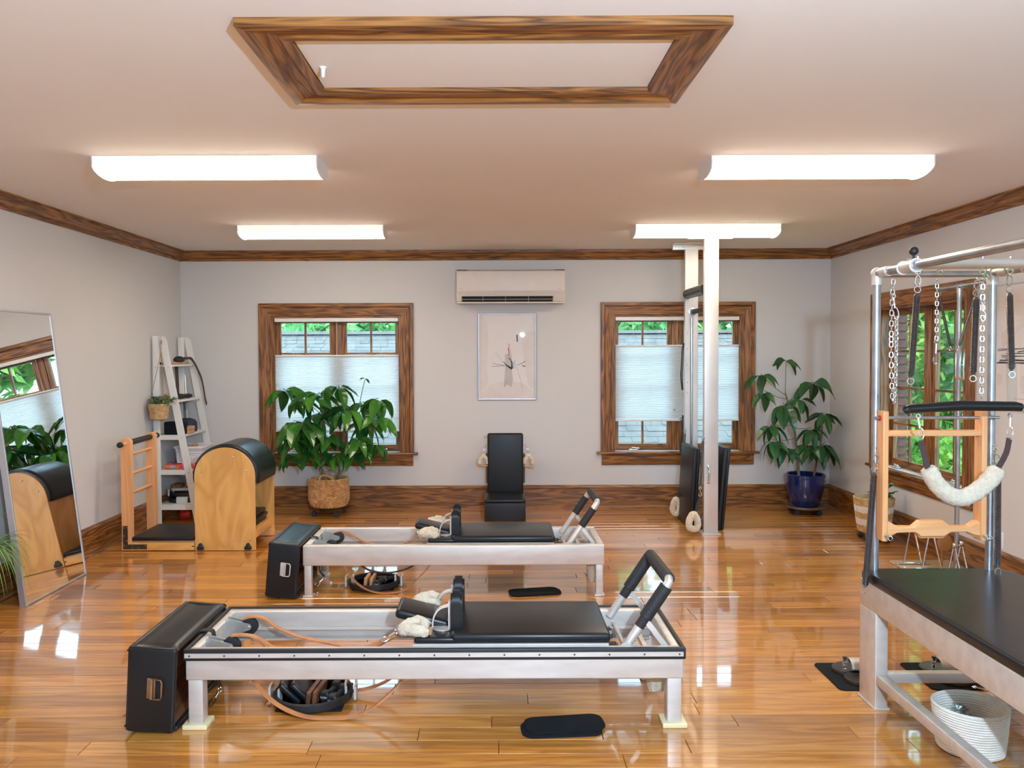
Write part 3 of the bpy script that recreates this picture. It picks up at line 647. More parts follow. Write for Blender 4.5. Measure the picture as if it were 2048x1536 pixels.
# ------------------------------------------------------------------ reformers
def reformer(x0, x1, y0, y1, mx0, mx1, bumper, label, fb):
    zt = 0.355; zb = 0.217; t = thing('pilates_reformer', label, 'reformer', ((x0 + x1) / 2, (y0 + y1) / 2, 0), 'pilates reformers')
    th = 0.055; b = 0.008 if bumper else 0.0; ztr = zt - (0.006 if bumper else 0)
    X0, X1, Y0, Y1 = x0 + b, x1 - b, y0 + b, y1 - b
    for (a, c) in ((Y0, Y0 + th), (Y1 - th, Y1)):
        inner = c if a == Y0 else a; s = 1 if a == Y0 else -1
        part('side_rail', MB().rbox(X0, X1, a, c, zb, ztr, 0.007).box(X0 + th, X1 - th, inner, inner + s * 0.028, 0.262, 0.272).box(X0 + th, X1 - th, inner, inner + s * 0.05, zb, zb + 0.006), 'alu', t)
    for (a, c) in ((X0, X0 + 0.045), (X1 - 0.045, X1)):
        part('end_rail', MB().rbox(a, c, Y0 + th - 0.005, Y1 - th + 0.005, zb + 0.01, ztr - 0.002, 0.005), 'alu', t)
    for ax in (X0 + 0.008, X1 - 0.073):
        for ay in (Y0 + 0.006, Y1 - 0.071):
            w_ = 0.065 if bumper else 0.05; o = 0 if ax < 0 else 0.065 - w_
            lg = part('leg', MB().rbox(ax + o, ax + o + w_, ay, ay + w_, 0.012, zb + 0.004, 0.005), 'alu', t)
            if bumper: part('foot_pad', MB().rbox(ax - 0.022, ax + 0.087, ay - 0.02, ay + 0.085, 0, 0.022, 0.004), 'cream', lg, label='cream square foot pad')
            else: part('foot_plate', MB().rbox(ax + o - 0.01, ax + o + w_ + 0.01, ay - 0.01, ay + w_ + 0.01, 0, 0.014, 0.003), 'alu', lg)
    if bumper:
        bm_ = MB(); zb0, zb1 = 0.306, 0.358
        bm_.rbox(x0, x1, y0, y0 + 0.020, zb0, zb1, 0.006).rbox(x0, x1, y1 - 0.020, y1, zb0, zb1, 0.006)
        bm_.rbox(x0, x0 + 0.020, y0 + 0.01, y1 - 0.01, zb0, zb1, 0.006).rbox(x1 - 0.020, x1, y0 + 0.01, y1 - 0.01, zb0, zb1, 0.006)
        part('edge_bumper', bm_, 'rubber', t, label='black rubber edge bumper')
        st = part('bumper_strip', MB().box(x0 + 0.008, x1 - 0.012, y0 - 0.003, y0 + 0.002, 0.321, 0.341), 'alu', t)
        sm = MB().cyl((0, -0.0032, 0), (0, -0.0052, 0), 0.0042, n=8).mesh('screw', 'iron')
        for i in range(15): link('screw', sm, st, V(x0 + 0.03 + i * (x1 - x0 - 0.06) / 14, y0, 0.331) - base_of(st))
    # carriage
    cy0, cy1 = y0 + 0.062, y1 - 0.070
    part('carriage', MB().box(mx0, mx1 - 0.01, cy0, cy1, 0.338, 0.357), 'alu', t)
    mt = MB().rbox(mx0 + 0.17, mx1, cy0 - 0.002, cy1, 0.357, 0.403, 0.018, 4).rbox(mx0 + 0.005, mx0 + 0.21, cy0, cy0 + 0.13, 0.357, 0.385, 0.012, 3).rbox(mx0 + 0.005, mx0 + 0.21, cy1 - 0.13, cy1, 0.357, 0.385, 0.012, 3)
    part('mattress', mt, 'vinyl', t)
    hm = Euler((0, math.radians(14), 0)).to_matrix(); yc = (cy0 + cy1) / 2
    part('headrest', MB().rbox(mx0 - 0.10, mx0 + 0.16, yc - 0.105, yc + 0.105, 0.395, 0.443, 0.02, 4, hm), 'vinyl', t)
    for yy in (cy0 + 0.125, cy1 - 0.125):
        sx = mx0 + 0.165
        poly = [(yy - 0.052, 0.365), (yy + 0.052, 0.365)] + [(yy + 0.052 * math.cos(a), 0.515 + 0.05 * math.sin(a)) for a in [PI * k / 10 for k in range(11)]]
        pad = MB()
        for (a, c, f) in ((0.0, 0.008, 0.86), (0.008, 0.044, 1.0), (0.044, 0.054, 0.86)):
            pp = [(yy + (u - yy) * f, 0.46 + (v - 0.46) * f) for u, v in poly]; pad.prism(pp, 'X', sx + a, sx + c)
        s_ = part('shoulder_rest', pad, 'vinyl', t)
        part('bracket', MB().box(sx - 0.012, sx, yy - 0.02, yy + 0.02, 0.372, 0.515).strap(smooth_path([(sx - 0.085, yy, 0.36), (sx - 0.082, yy, 0.43), (sx - 0.055, yy, 0.478), (sx - 0.006, yy, 0.495)], 5), 0.03, 0.007).lathe([(0.045, 0), (0.045, 0.006)], (sx - 0.04, yy, 0.386), 20), 'alu', s_, label='curved metal shoulder rest bracket')
    # foot bar
    fx0, fx1 = fb; ya, yb_ = y0 + 0.088, y1 - 0.072; zl, zh = 0.318, 0.632
    L = 0.020; c1, c2 = V(fx0, ya, zl), V(fx1, ya, zh); c3, c4 = V(fx1, yb_, zh), V(fx0, yb_, zl); d = (c2 - c1).normalized()
    f = part('foot_bar', MB().tube([c1, c2 - d * 0.03, c2 - d * 0.008 + V(0, 0.008, 0), c2 + V(0, 0.03, 0), c3 - V(0, 0.03, 0), c3 - d * 0.008 - V(0, 0.008, 0), c3 - d * 0.03, c4], L, 14), 'alu', t)
    gr = 0.030 if bumper else 0.0265
    for (a, c) in ((c2 - d * 0.20, c2 - d * (0.03 if bumper else 0.055)), (c3 - d * 0.20, c3 - d * (0.01 if bumper else 0.055))):
        part('grip_sleeve', MB().cyl(a, c, gr, n=16), 'foam', f, label='black foam sleeve')
    part('grip_sleeve', MB().cyl(c2 + V(0, 0.03 if not bumper else 0.035, 0), c3 - V(0, 0.0 if bumper else 0.03, 0), gr, n=16), 'foam', f, label='black foam sleeve')
    if bumper:
        for a in (c2 - d * 0.25, c3 - d * 0.25): part('tape', MB().cyl(a, a + d * 0.055, 0.023, n=14), 'web', f)
    for yy, s in ((ya + 0.004, 1), (yb_ - 0.004, -1)):
        q = V(fx1, yy, zh) - d * 0.205
        part('brace', MB().strap([(q.x, yy - s * 0.014, q.z), (fx1 + 0.005, yy - s * 0.014, 0.30)], 0.008, 0.024), 'alu', t)
        part('pivot_plate', MB().lathe([(0.034, 0), (0.034, 0.006)], (fx0 + 0.01, yy - s * 0.026, 0.325), 18, (0, s, 0)), 'alu', t)
    part('gear_bar', MB().cyl((mx1 + 0.085, y0 + 0.06, 0.285), (mx1 + 0.085, y1 - 0.06, 0.285), 0.011).box(mx1 + 0.18, mx1 + 0.2, y0 + 0.06, y1 - 0.06, 0.25, 0.275), 'alu', t)
    for k in range(4):
        yy = y0 + 0.14 + k * 0.105; part('carriage_spring', MB().coil((mx0 + 0.3, yy, 0.30), (mx1 + 0.06, yy, 0.288), 0.013, 0.01), 'dsteel', t)
    part('standing_plate', MB().rbox(X1 - 0.40, X1 - 0.13, Y0 + 0.02, Y0 + 0.06, zb - 0.008, zb + 0.002, 0.002), 'alu', t)
    # pulleys, straps, handles at the head end
    for yy in (y0 + 0.16, y1 - 0.19):
        pl = part('pulley', MB().lathe([(0.030, -0.013), (0.042, -0.011), (0.034, 0), (0.042, 0.011), (0.030, 0.013)], (x0 + 0.165, yy, 0.318), 20, (0, 1, 0)), 'rubber', t)
        part('pulley_bracket', MB().prism([(x0 + 0.052, 0.262), (x0 + 0.052, 0.358), (x0 + 0.062, 0.36), (x0 + 0.172, 0.333), (x0 + 0.180, 0.318), (x0 + 0.172, 0.305)], 'Y', yy - 0.021, yy - 0.017).prism([(x0 + 0.052, 0.262), (x0 + 0.052, 0.358), (x0 + 0.062, 0.36), (x0 + 0.172, 0.333), (x0 + 0.180, 0.318), (x0 + 0.172, 0.305)], 'Y', yy + 0.017, yy + 0.021).cyl((x0 + 0.165, yy - 0.024, 0.318), (x0 + 0.165, yy + 0.024, 0.318), 0.006), 'zinc', pl)
    return t
def strap_part(t, pts, w=0.030, th=0.0065, mat='leather'):
    return part('leather_strap', MB().strap(smooth_path(pts, 7), w, th), mat, t)
def handle(t, c, ang, seed, s=1.0):
    c = V(c); h = part('strap_handle', MB().cyl(c + V(0.060 * s, -0.035, -0.004), c + V(0.060 * s, 0.035, 0.004), 0.0125, n=12), 'tan', t, label='turned wooden grip')
    part('sheepskin', fleece_tube([c + V(0.055, -0.038, 0.008), c + V(0.0, -0.045, 0.024), c + V(-0.05, -0.02, 0.02), c + V(-0.062, 0, 0.012), c + V(-0.05, 0.02, 0.024), c + V(0.0, 0.045, 0.034), c + V(0.055, 0.038, 0.016)], 0.026, 12, seed), 'fleece', h, label='cream sheepskin cover')
    part('ring', MB().torus(c + V(-0.085, 0, 0.02), 0.013, 0.0025, (0, 1, 0.4), 14, 6), 'chrome', h)

r1 = reformer(-1.385, 0.838, 3.565, 4.19, -0.375, 0.515, True, 'metal pilates reformer with black edge bumper, nearest the camera', (0.575, 0.785))
strap_part(r1, [(-1.18, 3.725, 0.285), (-1.135, 3.70, 0.20), (-1.03, 3.68, 0.085), (-0.90, 3.665, 0.022), (-0.76, 3.66, 0.006), (-0.62, 3.662, 0.024), (-0.50, 3.68, 0.10), (-0.41, 3.70, 0.20), (-0.37, 3.72, 0.30)])
strap_part(r1, [(-1.22, 3.725, 0.366), (-1.16, 3.725, 0.368), (-1.10, 3.73, 0.352), (-1.02, 3.73, 0.30), (-0.94, 3.73, 0.27)])
strap_part(r1, [(-1.25, 4.0, 0.352), (-1.21, 4.0, 0.364), (-1.15, 4.0, 0.356), (-1.07, 3.97, 0.315), (-0.95, 3.93, 0.285), (-0.80, 3.90, 0.265), (-0.62, 3.80, 0.27), (-0.50, 3.76, 0.33), (-0.455, 3.74, 0.36)])
strap_part(r1, [(-1.21, 4.0, 0.274), (-1.16, 3.98, 0.25), (-1.10, 3.95, 0.20), (-1.03, 3.93, 0.11), (-0.90, 3.92, 0.03), (-0.72, 3.92, 0.02), (-0.55, 3.93, 0.06), (-0.42, 3.95, 0.16), (-0.36, 3.96, 0.30)])
strap_part(r1, [(-0.66, 3.70, 0.29), (-0.58, 3.70, 0.325), (-0.52, 3.70, 0.35), (-0.46, 3.70, 0.375)])
handle(r1, (-0.365, 3.70, 0.385), 0, 3); handle(r1, (-0.335, 4.04, 0.405), 0, 4)
part('strap_snap', snap_hook((-0.45, 3.70, 0.395), (-0.52, 3.66, 0.36)), 'chrome', r1)
part('strap_snap', snap_hook((-0.40, 3.80, 0.43), (-0.46, 3.74, 0.385)), 'chrome', r1)
part('tie_strap', MB().strap(smooth_path([(-1.392, 3.80, 0.355), (-1.385, 3.80, 0.366), (-1.345, 3.80, 0.366), (-1.328, 3.80, 0.350), (-1.322, 3.80, 0.27), (-1.322, 3.80, 0.16), (-1.30, 3.80, 0.10)], 4), 0.035, 0.004), 'web', r1)
part('tie_snap', snap_hook((-1.295, 3.79, 0.095), (-1.33, 3.74, 0.03)), 'chrome', r1)

r2 = reformer(-1.318, 0.739, 5.52, 6.13, -0.475, 0.41, False, 'plain metal pilates reformer standing behind the nearer one', (0.49, 0.705))
strap_part(r2, [(-1.11, 5.68, 0.285), (-1.07, 5.65, 0.20), (-0.98, 5.62, 0.085), (-0.88, 5.605, 0.025), (-0.76, 5.60, 0.006), (-0.63, 5.602, 0.03), (-0.52, 5.62, 0.12), (-0.44, 5.64, 0.22), (-0.40, 5.66, 0.30)])
strap_part(r2, [(-1.19, 5.94, 0.352), (-1.14, 5.94, 0.364), (-1.08, 5.93, 0.356), (-1.0, 5.90, 0.315), (-0.90, 5.87, 0.285), (-0.75, 5.82, 0.27), (-0.62, 5.76, 0.33), (-0.545, 5.72, 0.37)])
strap_part(r2, [(-1.11, 5.94, 0.26), (-1.02, 5.92, 0.15), (-0.92, 5.90, 0.085), (-0.78, 5.89, 0.07), (-0.64, 5.90, 0.10), (-0.52, 5.91, 0.18), (-0.42, 5.92, 0.30)], mat='bweb')
handle(r2, (-0.46, 5.67, 0.385), 0, 5); handle(r2, (-0.43, 5.98, 0.40), 0, 6)
part('tie_strap', MB().strap(smooth_path([(-1.325, 5.76, 0.352), (-1.318, 5.76, 0.363), (-1.285, 5.76, 0.363), (-1.266, 5.76, 0.350), (-1.26, 5.76, 0.27), (-1.255, 5.76, 0.13), (-1.22, 5.76, 0.08)], 4), 0.035, 0.004), 'web', r2)
part('tie_snap', snap_hook((-1.215, 5.75, 0.075), (-1.28, 5.72, 0.025)), 'chrome', r2)

# sheepskin foot loops tucked under the foot ends
def foot_loop(c, z0, z1, label, seed):
    t = thing('sheepskin_loop', label, 'foot strap', (c[0], c[1], z0), 'sheepskin loops under the reformers'); q = random.Random(seed)
    prof = [(0.012, 0), (0.036, 0.004), (0.048, 0.03), (0.053, 0.07), (0.054, z1 - z0 - 0.02), (0.045, z1 - z0)]
    m = MB().lathe(prof, (c[0], c[1], z0), 18, sq=(1.0, 0.75)); m.v = [tuple(V(v) + V(q.gauss(0, 1), q.gauss(0, 1), q.gauss(0, 1)) * 0.0025) for v in m.v]
    part('fleece_pad', m, 'fleece', t)
    part('webbing', MB().strap([(c[0] + 0.01, c[1] - 0.02, z1 - 0.01), (c[0] + 0.015, c[1] - 0.01, z1 + 0.03)], 0.03, 0.004), 'web', t)
foot_loop((0.745, 3.76), 0.085, 0.215, 'cream sheepskin loop hanging under the foot end of the nearest reformer', 7)
foot_loop((0.690, 5.66), 0.060, 0.215, 'cream sheepskin loop hanging under the foot end of the rear reformer', 8)

# ------------------------------------------------------------------ sitting boxes leaning on the head ends
def sitting_box(xr, y0, lean, label, hm):
    W, D, H = 0.215, 0.67, 0.385
    t = thing('sitting_box', label, 'box', (xr, y0, 0.003), 'black sitting boxes', (0, lean, 0))
    m = MB(); k = 0.028
    m.rbox(-W, -W + k, 0.004, D - 0.004, 0, H - 0.008, 0.0135, 4).rbox(-W + 0.006, 0, 0, k, 0.001, H - 0.010, 0.0135, 4).rbox(-W + 0.006, 0, D - k, D, 0.001, H - 0.010, 0.0135, 4)
    part('body', m, 'vinyl', t, local=True)
    # dished padded top and bottom
    for z0, s in ((H - k, 1), (0, 0)):
        vs, fs = [], []; nx, ny = 20, 30
        for side in (0, 1):
            for i in range(nx + 1):
                for j in range(ny + 1):
                    u, v = i / nx, j / ny; e = min(u, 1 - u, v * 2, (1 - v) * 2); rr_ = 0.022 * max(0, 1 - e * 5) ** 2
                    dip = -0.012 * math.sin(PI * u) if s else 0.0
                    z = z0 + (k - rr_ + dip if side else 0.0); vs.append((-W + W * u, 0.002 + (D - 0.004) * v, z if s else (z0 + k if side else z0 + rr_)))
        n = (nx + 1) * (ny + 1); g = lambda i, j, b: b * n + i * (ny + 1) + j
        for i in range(nx):
            for j in range(ny):
                for b in (0, 1): fs.append((g(i, j, b), g(i + 1, j, b), g(i + 1, j + 1, b), g(i, j + 1, b)))
        for i in range(nx):
            for j in (0, ny): fs.append((g(i, j, 0), g(i + 1, j, 0), g(i + 1, j, 1), g(i, j, 1)))
        for j in range(ny):
            for i in (0, nx): fs.append((g(i, j, 0), g(i, j + 1, 0), g(i, j + 1, 1), g(i, j, 1)))
        part('padded_side', MB().add(vs, fs), 'vinyl', t, local=True)
    part('inner_board', MB().box(-W + k, -W + k + 0.012, k, D - k, k, H - k).box(-W + k, -0.012, k, k + 0.01, k, H - k).box(-W + k, -0.012, D - k - 0.01, D - k, k, H - k).box(-W + k, -0.012, k, D - k, H - k - 0.01, H - k).box(-W + k, -0.012, k, D - k, k, k + 0.01), 'walnut', t, local=True, label='bare wood inside of the box')
    hx, hz = -W * 0.50, H * 0.52
    pts = [(hx + 0.012, -0.012, hz - 0.045), (hx + 0.050, -0.016, hz - 0.042), (hx + 0.056, -0.017, hz - 0.03), (hx + 0.056, -0.017, hz + 0.03), (hx + 0.050, -0.016, hz + 0.042), (hx + 0.012, -0.012, hz + 0.045)]
    h_ = part('handle', MB().rbox(hx - 0.014, hx + 0.002, -0.005, 0.0, hz - 0.045, hz + 0.045, 0.003).rbox(hx + 0.006, hx + 0.024, -0.006, 0.0, hz - 0.045, hz + 0.045, 0.003).cyl((hx + 0.004, -0.006, hz - 0.046), (hx + 0.004, -0.006, hz + 0.046), 0.005, n=8), hm, t, local=True, label='metal trunk handle')
    part('handle_ring', MB().tube(pts, 0.0042, 8, closed=True), hm, h_, local=True)
    part('runner', MB().rbox(-0.010, 0.006, k, D - k, 0.0, 0.022, 0.006), 'rubber', t, local=True)
    return t
sitting_box(-1.413, 3.515, 0.055, 'black vinyl sitting box with bronze handle, leaning on the nearest reformer', 'brass')
sitting_box(-1.352, 5.465, 0.085, 'black vinyl sitting box with silver handle, leaning on the rear reformer', 'alu')

# ------------------------------------------------------------------ rings, cushions, blocks and hand weights under the reformers
def magic_circle(c, R, label, hz=0.022, rot=0.0, tilt=(0, 0, 0)):
    t = thing('resistance_ring', label, 'exercise ring', (c[0], c[1], c[2]), 'resistance rings', tilt)
    part('ring', MB().lathe([(R, 0.0), (R + 0.008, 0.006), (R + 0.009, 2 * hz - 0.006), (R, 2 * hz), (R - 0.008, 2 * hz - 0.006), (R - 0.009, 0.006), (R, 0.0)], (0, 0, 0), 48), 'rubber', t, local=True)
    for s in (-1, 1):
        a = rot + (0 if s > 0 else PI); u = V(math.cos(a), math.sin(a), 0); n = V(-math.sin(a), math.cos(a), 0)
        for sg in (1, -1):
            m = MB(); pr = [(-0.052, 0.010), (-0.03, 0.016), (0, 0.019), (0.03, 0.016), (0.052, 0.010)]
            vs = []
            for (q, o) in pr:
                for z in (-0.008, 0.058):
                    for th in (0, 0.010): vs.append(u * (R + sg * (0.010 + o * 0.6 + th)) + n * q + V(0, 0, z + 0.008))
            fs = []
            for i in range(4):
                b = i * 4
                fs += [(b, b + 4, b + 6, b + 2), (b + 1, b + 3, b + 7, b + 5), (b, b + 1, b + 5, b + 4), (b + 2, b + 6, b + 7, b + 3)]
            fs += [(0, 2, 3, 1), (16, 17, 19, 18)]
            part('grip_pad', m.add(vs, fs), 'lgrey', t, local=True, label='pale grey grip pad')
    return t
def dumbbell(name, label, c, axis, mat, L=0.14, r=0.030, group='hand weights', word=None):
    c = V(c); a = V(axis).normalized(); t = thing(name, label, 'dumbbell', c - V(0, 0, r), group)
    h = part('grip', MB().cyl(c - a * L * 0.3, c + a * L * 0.3, r * 0.5, n=12), mat, t)
    for s in (-1, 1):
        m = MB().lathe([(r * 0.7, 0), (r, 0.006), (r, L * 0.26 - 0.006), (r * 0.78, L * 0.26)], c + a * (s * L * 0.24), 6, a * s)
        part('head', m, mat, t, sharp=20)
    if word:
        cu = bpy.data.curves.new('lettering', 'FONT'); cu.body = word; cu.size = 0.014; cu.align_x = 'CENTER'; cu.align_y = 'CENTER'
        o = bpy.data.objects.new('lettering_tmp', cu); COL.objects.link(o)
        me = bpy.data.meshes.new_from_object(o.evaluated_get(bpy.context.evaluated_depsgraph_get())); bpy.data.objects.remove(o)
        me.materials.append(M['white']); l = link('lettering', me, t); l['label'] = 'small white lettering'
        l.location = V(c - a * (L * 0.50 + 0.0008)) - t.location; l.rotation_mode = 'QUATERNION'
        xax = V(0, 0, 1).cross(-a).normalized(); yax = (-a).cross(xax); l.rotation_quaternion = Matrix((xax, yax, -a)).transposed().to_quaternion()
    return t
single('floor_tray_mat', MB().rbox(-1.03, -0.72, 3.74, 4.06, 0.0, 0.008, 0.003), 'felt', 'thin black mat under the ring of small props, nearest reformer', 'mat', (-0.875, 3.9, 0))
magic_circle((-0.880, 3.880, 0.009), 0.178, 'black resistance ring with grey pads under the nearest reformer', rot=0.12)
for i, (x, l) in enumerate(((-0.985, 'leftmost'), (-0.930, 'right'))):
    o = single('small_cushion', MB().obox((0, 0, 0), (0.030, 0.20, 0.135), (0, 0, 0), 0.013, 3), 'vinyl', 'small black vinyl cushion, %s of the two inside the nearest ring' % l, 'cushion', (0, 0, 0), 'small black cushions')
    o.location = (x, 3.885, 0.062); o.rotation_euler = (0.0, -0.75, 0.12)
for i, (x, l) in enumerate(((-0.877, 'left'), (-0.847, 'right'))):
    o = single('wooden_block', MB().obox((0, 0, 0), (0.022, 0.17, 0.062), (0, 0, 0), 0.004, 2), 'walnut', 'dark brown wooden block, %s of the pair in the nearest ring' % l, 'block', (0, 0, 0), 'dark wooden blocks')
    o.location = (x, 3.87, 0.043); o.rotation_euler = (0, 0.12, -0.10)
dumbbell('dumbbell', 'black hand weight beside the brown blocks, left one of two in the nearest ring', (-0.795, 3.88, 0.040), (0.25, 1, 0.0), 'rubber', 0.16, 0.030, 'black hand weights', 'YORK')
dumbbell('dumbbell', 'black hand weight with white lettering, right one of two in the nearest ring', (-0.752, 3.84, 0.040), (0.25, 1, 0.0), 'rubber', 0.16, 0.030, 'black hand weights', 'YORK')
magic_circle((-0.872, 5.80, 0.009), 0.175, 'black resistance ring with grey pads under the rear reformer', rot=0.05)
single('floor_tray_mat', MB().rbox(-1.01, -0.72, 5.68, 5.95, 0.0, 0.008, 0.003), 'felt', 'thin black mat under the ring of small props, rear reformer', 'mat', (-0.8, 5.8, 0))
for i, (x, l) in enumerate(((-0.922, 'left'), (-0.882, 'right'))):
    o = single('wooden_block', MB().obox((0, 0, 0), (0.022, 0.15, 0.062), (0, 0, 0), 0.004, 2), 'tan', 'light tan wooden block, %s of the pair in the rear ring' % l, 'block', (0, 0, 0), 'tan wooden blocks')
    o.location = (x, 5.80, 0.043); o.rotation_euler = (0, 0.10, -0.05)
dumbbell('dumbbell', 'black hand weight beside the tan blocks, left one of two in the rear ring', (-0.82, 5.77, 0.038), (0.35, 1, 0), 'rubber', 0.15, 0.028, 'black hand weights', 'YORK')
dumbbell('dumbbell', 'black hand weight, right one of two in the rear ring', (-0.785, 5.85, 0.038), (1, 0.7, 0), 'rubber', 0.15, 0.028, 'black hand weights')

# grip pads lying on the floor
def pad(c, w, d, rot, z, label):
    m = MB(); r = 0.05; poly = []
    for (sx, sy, a0) in ((1, 1, 0), (-1, 1, PI / 2), (-1, -1, PI), (1, -1, 1.5 * PI)):
        for k in range(6): a = a0 + k * PI / 10; poly.append((sx * (w / 2 - r) + r * math.cos(a), sy * (d / 2 - r) + r * math.sin(a)))
    o = single('grip_pad', MB().prism(poly, 'Z', 0, 0.007), 'felt', label, 'pad', (0, 0, 0), 'black grip pads'); o.location = (c[0], c[1], z); o.rotation_euler = (0, 0, rot)
pad((0.285, 3.555), 0.355, 0.155, 0.07, 0.0005, 'black rounded foam pad on the floor, lower of the pair nearest the camera')
pad((0.302, 3.585), 0.355, 0.155, 0.13, 0.0085, 'black rounded foam pad on the floor, upper of the pair nearest the camera')
pad((0.275, 5.615), 0.35, 0.155, 0.12, 0.0005, 'black rounded foam pad between the reformers, lower of the two')
pad((0.262, 5.605), 0.35, 0.155, 0.20, 0.0085, 'black rounded foam pad between the reformers, upper of the two')

# ------------------------------------------------------------------ ladder barrel
bt = thing('ladder_barrel', 'birch ladder barrel with black padded arch and ladder end', 'barrel', (-2.6, 7.15, 0))
bx, bz, br_ = -2.288, 0.632, 0.255
arch = [(bx + br_, 0.004), (bx + br_, bz)] + [(bx + br_ * math.cos(a), bz + (br_ - 0.012) * math.sin(a)) for a in [PI * k / 28 for k in range(1, 28)]] + [(bx - br_, bz), (bx - br_, 0.004)]
for ya, lab in ((6.855, 1), (7.435, 0)):
    sp = part('side_panel', MB().prism(arch, 'Y', ya, ya + 0.02), 'mapleZ', bt)
    if lab:
        for (x, z) in ((-2.375, 0.795), (-2.212, 0.797), (-2.484, 0.675), (-2.102, 0.677), (-2.21, 0.09), (-2.078, 0.09)):
            part('bolt', MB().ball((x, ya - 0.001, z), 0.009, 8), 'chrome', sp)
cov = []
for k in range(41):
    a = math.radians(-14 + 208 * k / 40); cov.append((bx + (br_ + 0.028) * math.cos(a), bz + (br_ + 0.016) * math.sin(a)))
inn = []
for k in range(41):
    a = math.radians(194 - 208 * k / 40); inn.append((bx + (br_ - 0.004) * math.cos(a), bz + (br_ - 0.014) * math.sin(a)))
m = MB(); vs = []; fs = []; rows = []
ys = [(6.875, 0.004), (6.879, 0.018), (6.892, 0.026), (6.92, 0.028), (7.40, 0.028), (7.43, 0.026), (7.444, 0.018), (7.448, 0.004)]
for (yy, hgt) in ys:
    for k in range(41):
        a = math.radians(-14 + 208 * k / 40); e = hgt
        vs.append((bx + (br_ + e) * math.cos(a), yy, bz + (br_ - 0.012 + e) * math.sin(a)))
for i in range(len(ys) - 1):
    for k in range(40): fs.append((i * 41 + k, i * 41 + k + 1, (i + 1) * 41 + k + 1, (i + 1) * 41 + k))
nv = len(vs)
for yy in (6.875, 7.448):
    for k in range(41):
        a = math.radians(-14 + 208 * k / 40); vs.append((bx + (br_ - 0.004) * math.cos(a), yy, bz + (br_ - 0.016) * math.sin(a)))
for k in range(40):
    fs += [(nv + k, nv + 41 + k, nv + 41 + k + 1, nv + k + 1), (k, k + 1, nv + k + 1, nv + k), (7 * 41 + k, nv + 41 + k, nv + 41 + k + 1, 7 * 41 + k + 1)]
for k in (0, 40): fs.append(tuple([i * 41 + k for i in range(8)] + [nv + 41 + k, nv + k]))
part('padded_arch', m.add(vs, fs), 'vinyl', bt, label='black padded vinyl arch')
part('base_beam', MB().rbox(-3.165, -2.05, 6.876, 6.90, 0.004, 0.075, 0.004), 'beechX', bt)
part('base_beam', MB().rbox(-3.165, -2.05, 7.41, 7.434, 0.004, 0.075, 0.004), 'beechX', bt)
part('front_strip', MB().rbox(-3.165, -2.55, 6.855, 6.876, 0.006, 0.073, 0.003), 'mapleX', bt)
part('cross_board', MB().rbox(-2.07, -2.052, 6.90, 7.435, 0.09, 0.165, 0.003), 'mapleY', bt)
part('back_board', MB().box(-2.535, -2.52, 6.876, 7.435, 0.10, 0.60), 'mapleZ', bt)
part('foot_board', MB().rbox(-3.075, -2.56, 6.885, 7.43, 0.060, 0.085, 0.004), 'beechX', bt)
part('foot_mat', MB().rbox(-3.085, -2.555, 6.86, 7.42, 0.085, 0.118, 0.012, 3), 'vinylm', bt, label='black padded foot mat')
for ya in (6.857, 7.385):
    dx = 0 if ya < 7 else -0.015
    prof = [(-3.162 + dx, 0.02), (-3.162 + dx, 0.925)] + [(-3.121 + dx - 0.041 * math.cos(a), 0.925 + 0.032 * math.sin(a)) for a in [PI * k / 8 for k in range(1, 8)]] + [(-3.08 + dx, 0.925), (-3.08 + dx, 0.02)]
    part('ladder_post', MB().prism(prof, 'Y', ya, ya + 0.05), 'beechZ', bt)
for z in (0.812, 0.645, 0.478): part('rung', MB().cyl((-3.122, 6.88, z), (-3.135, 7.41, z), 0.014, n=12), 'beechY', bt)
gb = part('grip_bar', MB().cyl((-3.118, 6.775, 0.912), (-3.14, 7.52, 0.915), 0.016, n=14), 'beechY', bt)
part('bar_cover', MB().cyl((-3.122, 6.91, 0.9125), (-3.136, 7.38, 0.9145), 0.026, n=16), 'vinyl', gb)
for p, s in (((-3.118, 6.775, 0.912), -1), ((-3.14, 7.52, 0.915), 1)): part('end_knob', MB().lathe([(0.016, 0), (0.023, 0.006), (0.025, 0.03), (0.02, 0.042), (0.004, 0.046)], p, 14, (0, s, 0)), 'rubber', gb)
lb = part('corner_plate', MB().prism([(-3.152, 0.018), (-2.952, 0.018), (-2.952, 0.058), (-3.112, 0.058), (-3.112, 0.215), (-3.152, 0.215)], 'Y', 6.851, 6.856), 'iron', bt, label='dark L-shaped steel corner plate')
for (x, z) in ((-3.142, 0.2), (-3.12, 0.2), (-3.142, 0.13), (-3.12, 0.09), (-3.142, 0.05), (-3.075, 0.045), (-3.075, 0.025), (-3.02, 0.03), (-2.965, 0.045)):
    part('screw', MB().lathe([(0.005, 0), (0.003, 0.002)], (x, 6.851, z), 8, (0, -1, 0)), 'chrome', lb)
for x in (-2.495, -2.093):
    part('star_knob', MB().lathe([(0.012, 0), (0.028, 0.006), (0.028, 0.018), (0.010, 0.022)], (x, 6.854, 0.036), 18, (0, -1, 0), wob=lambda a, h: 0.22 * math.cos(3 * a + 1.57)), 'rubber', bt)
part('slot', MB().box(-2.572, -2.550, 6.8535, 6.856, 0.037, 0.044), 'dark', bt)
for i, (z, w_) in enumerate(((0.17, 0.0), (0.205, 0.012), (0.242, -0.006))):
    o = single('folded_mat', MB().rbox(-2.40, -2.085 + w_, 6.92, 7.39, z - 0.001, z + 0.033, 0.012, 2), 'vinylm', 'black folded mat inside the ladder barrel, ' + ('lowest', 'middle', 'topmost')[i] + ' of three', 'mat', (-2.24, 7.15, z), 'folded mats in the barrel')
part('inner_floor', MB().box(-2.52, -2.07, 6.876, 7.435, 0.150, 0.168), 'mapleX', bt)
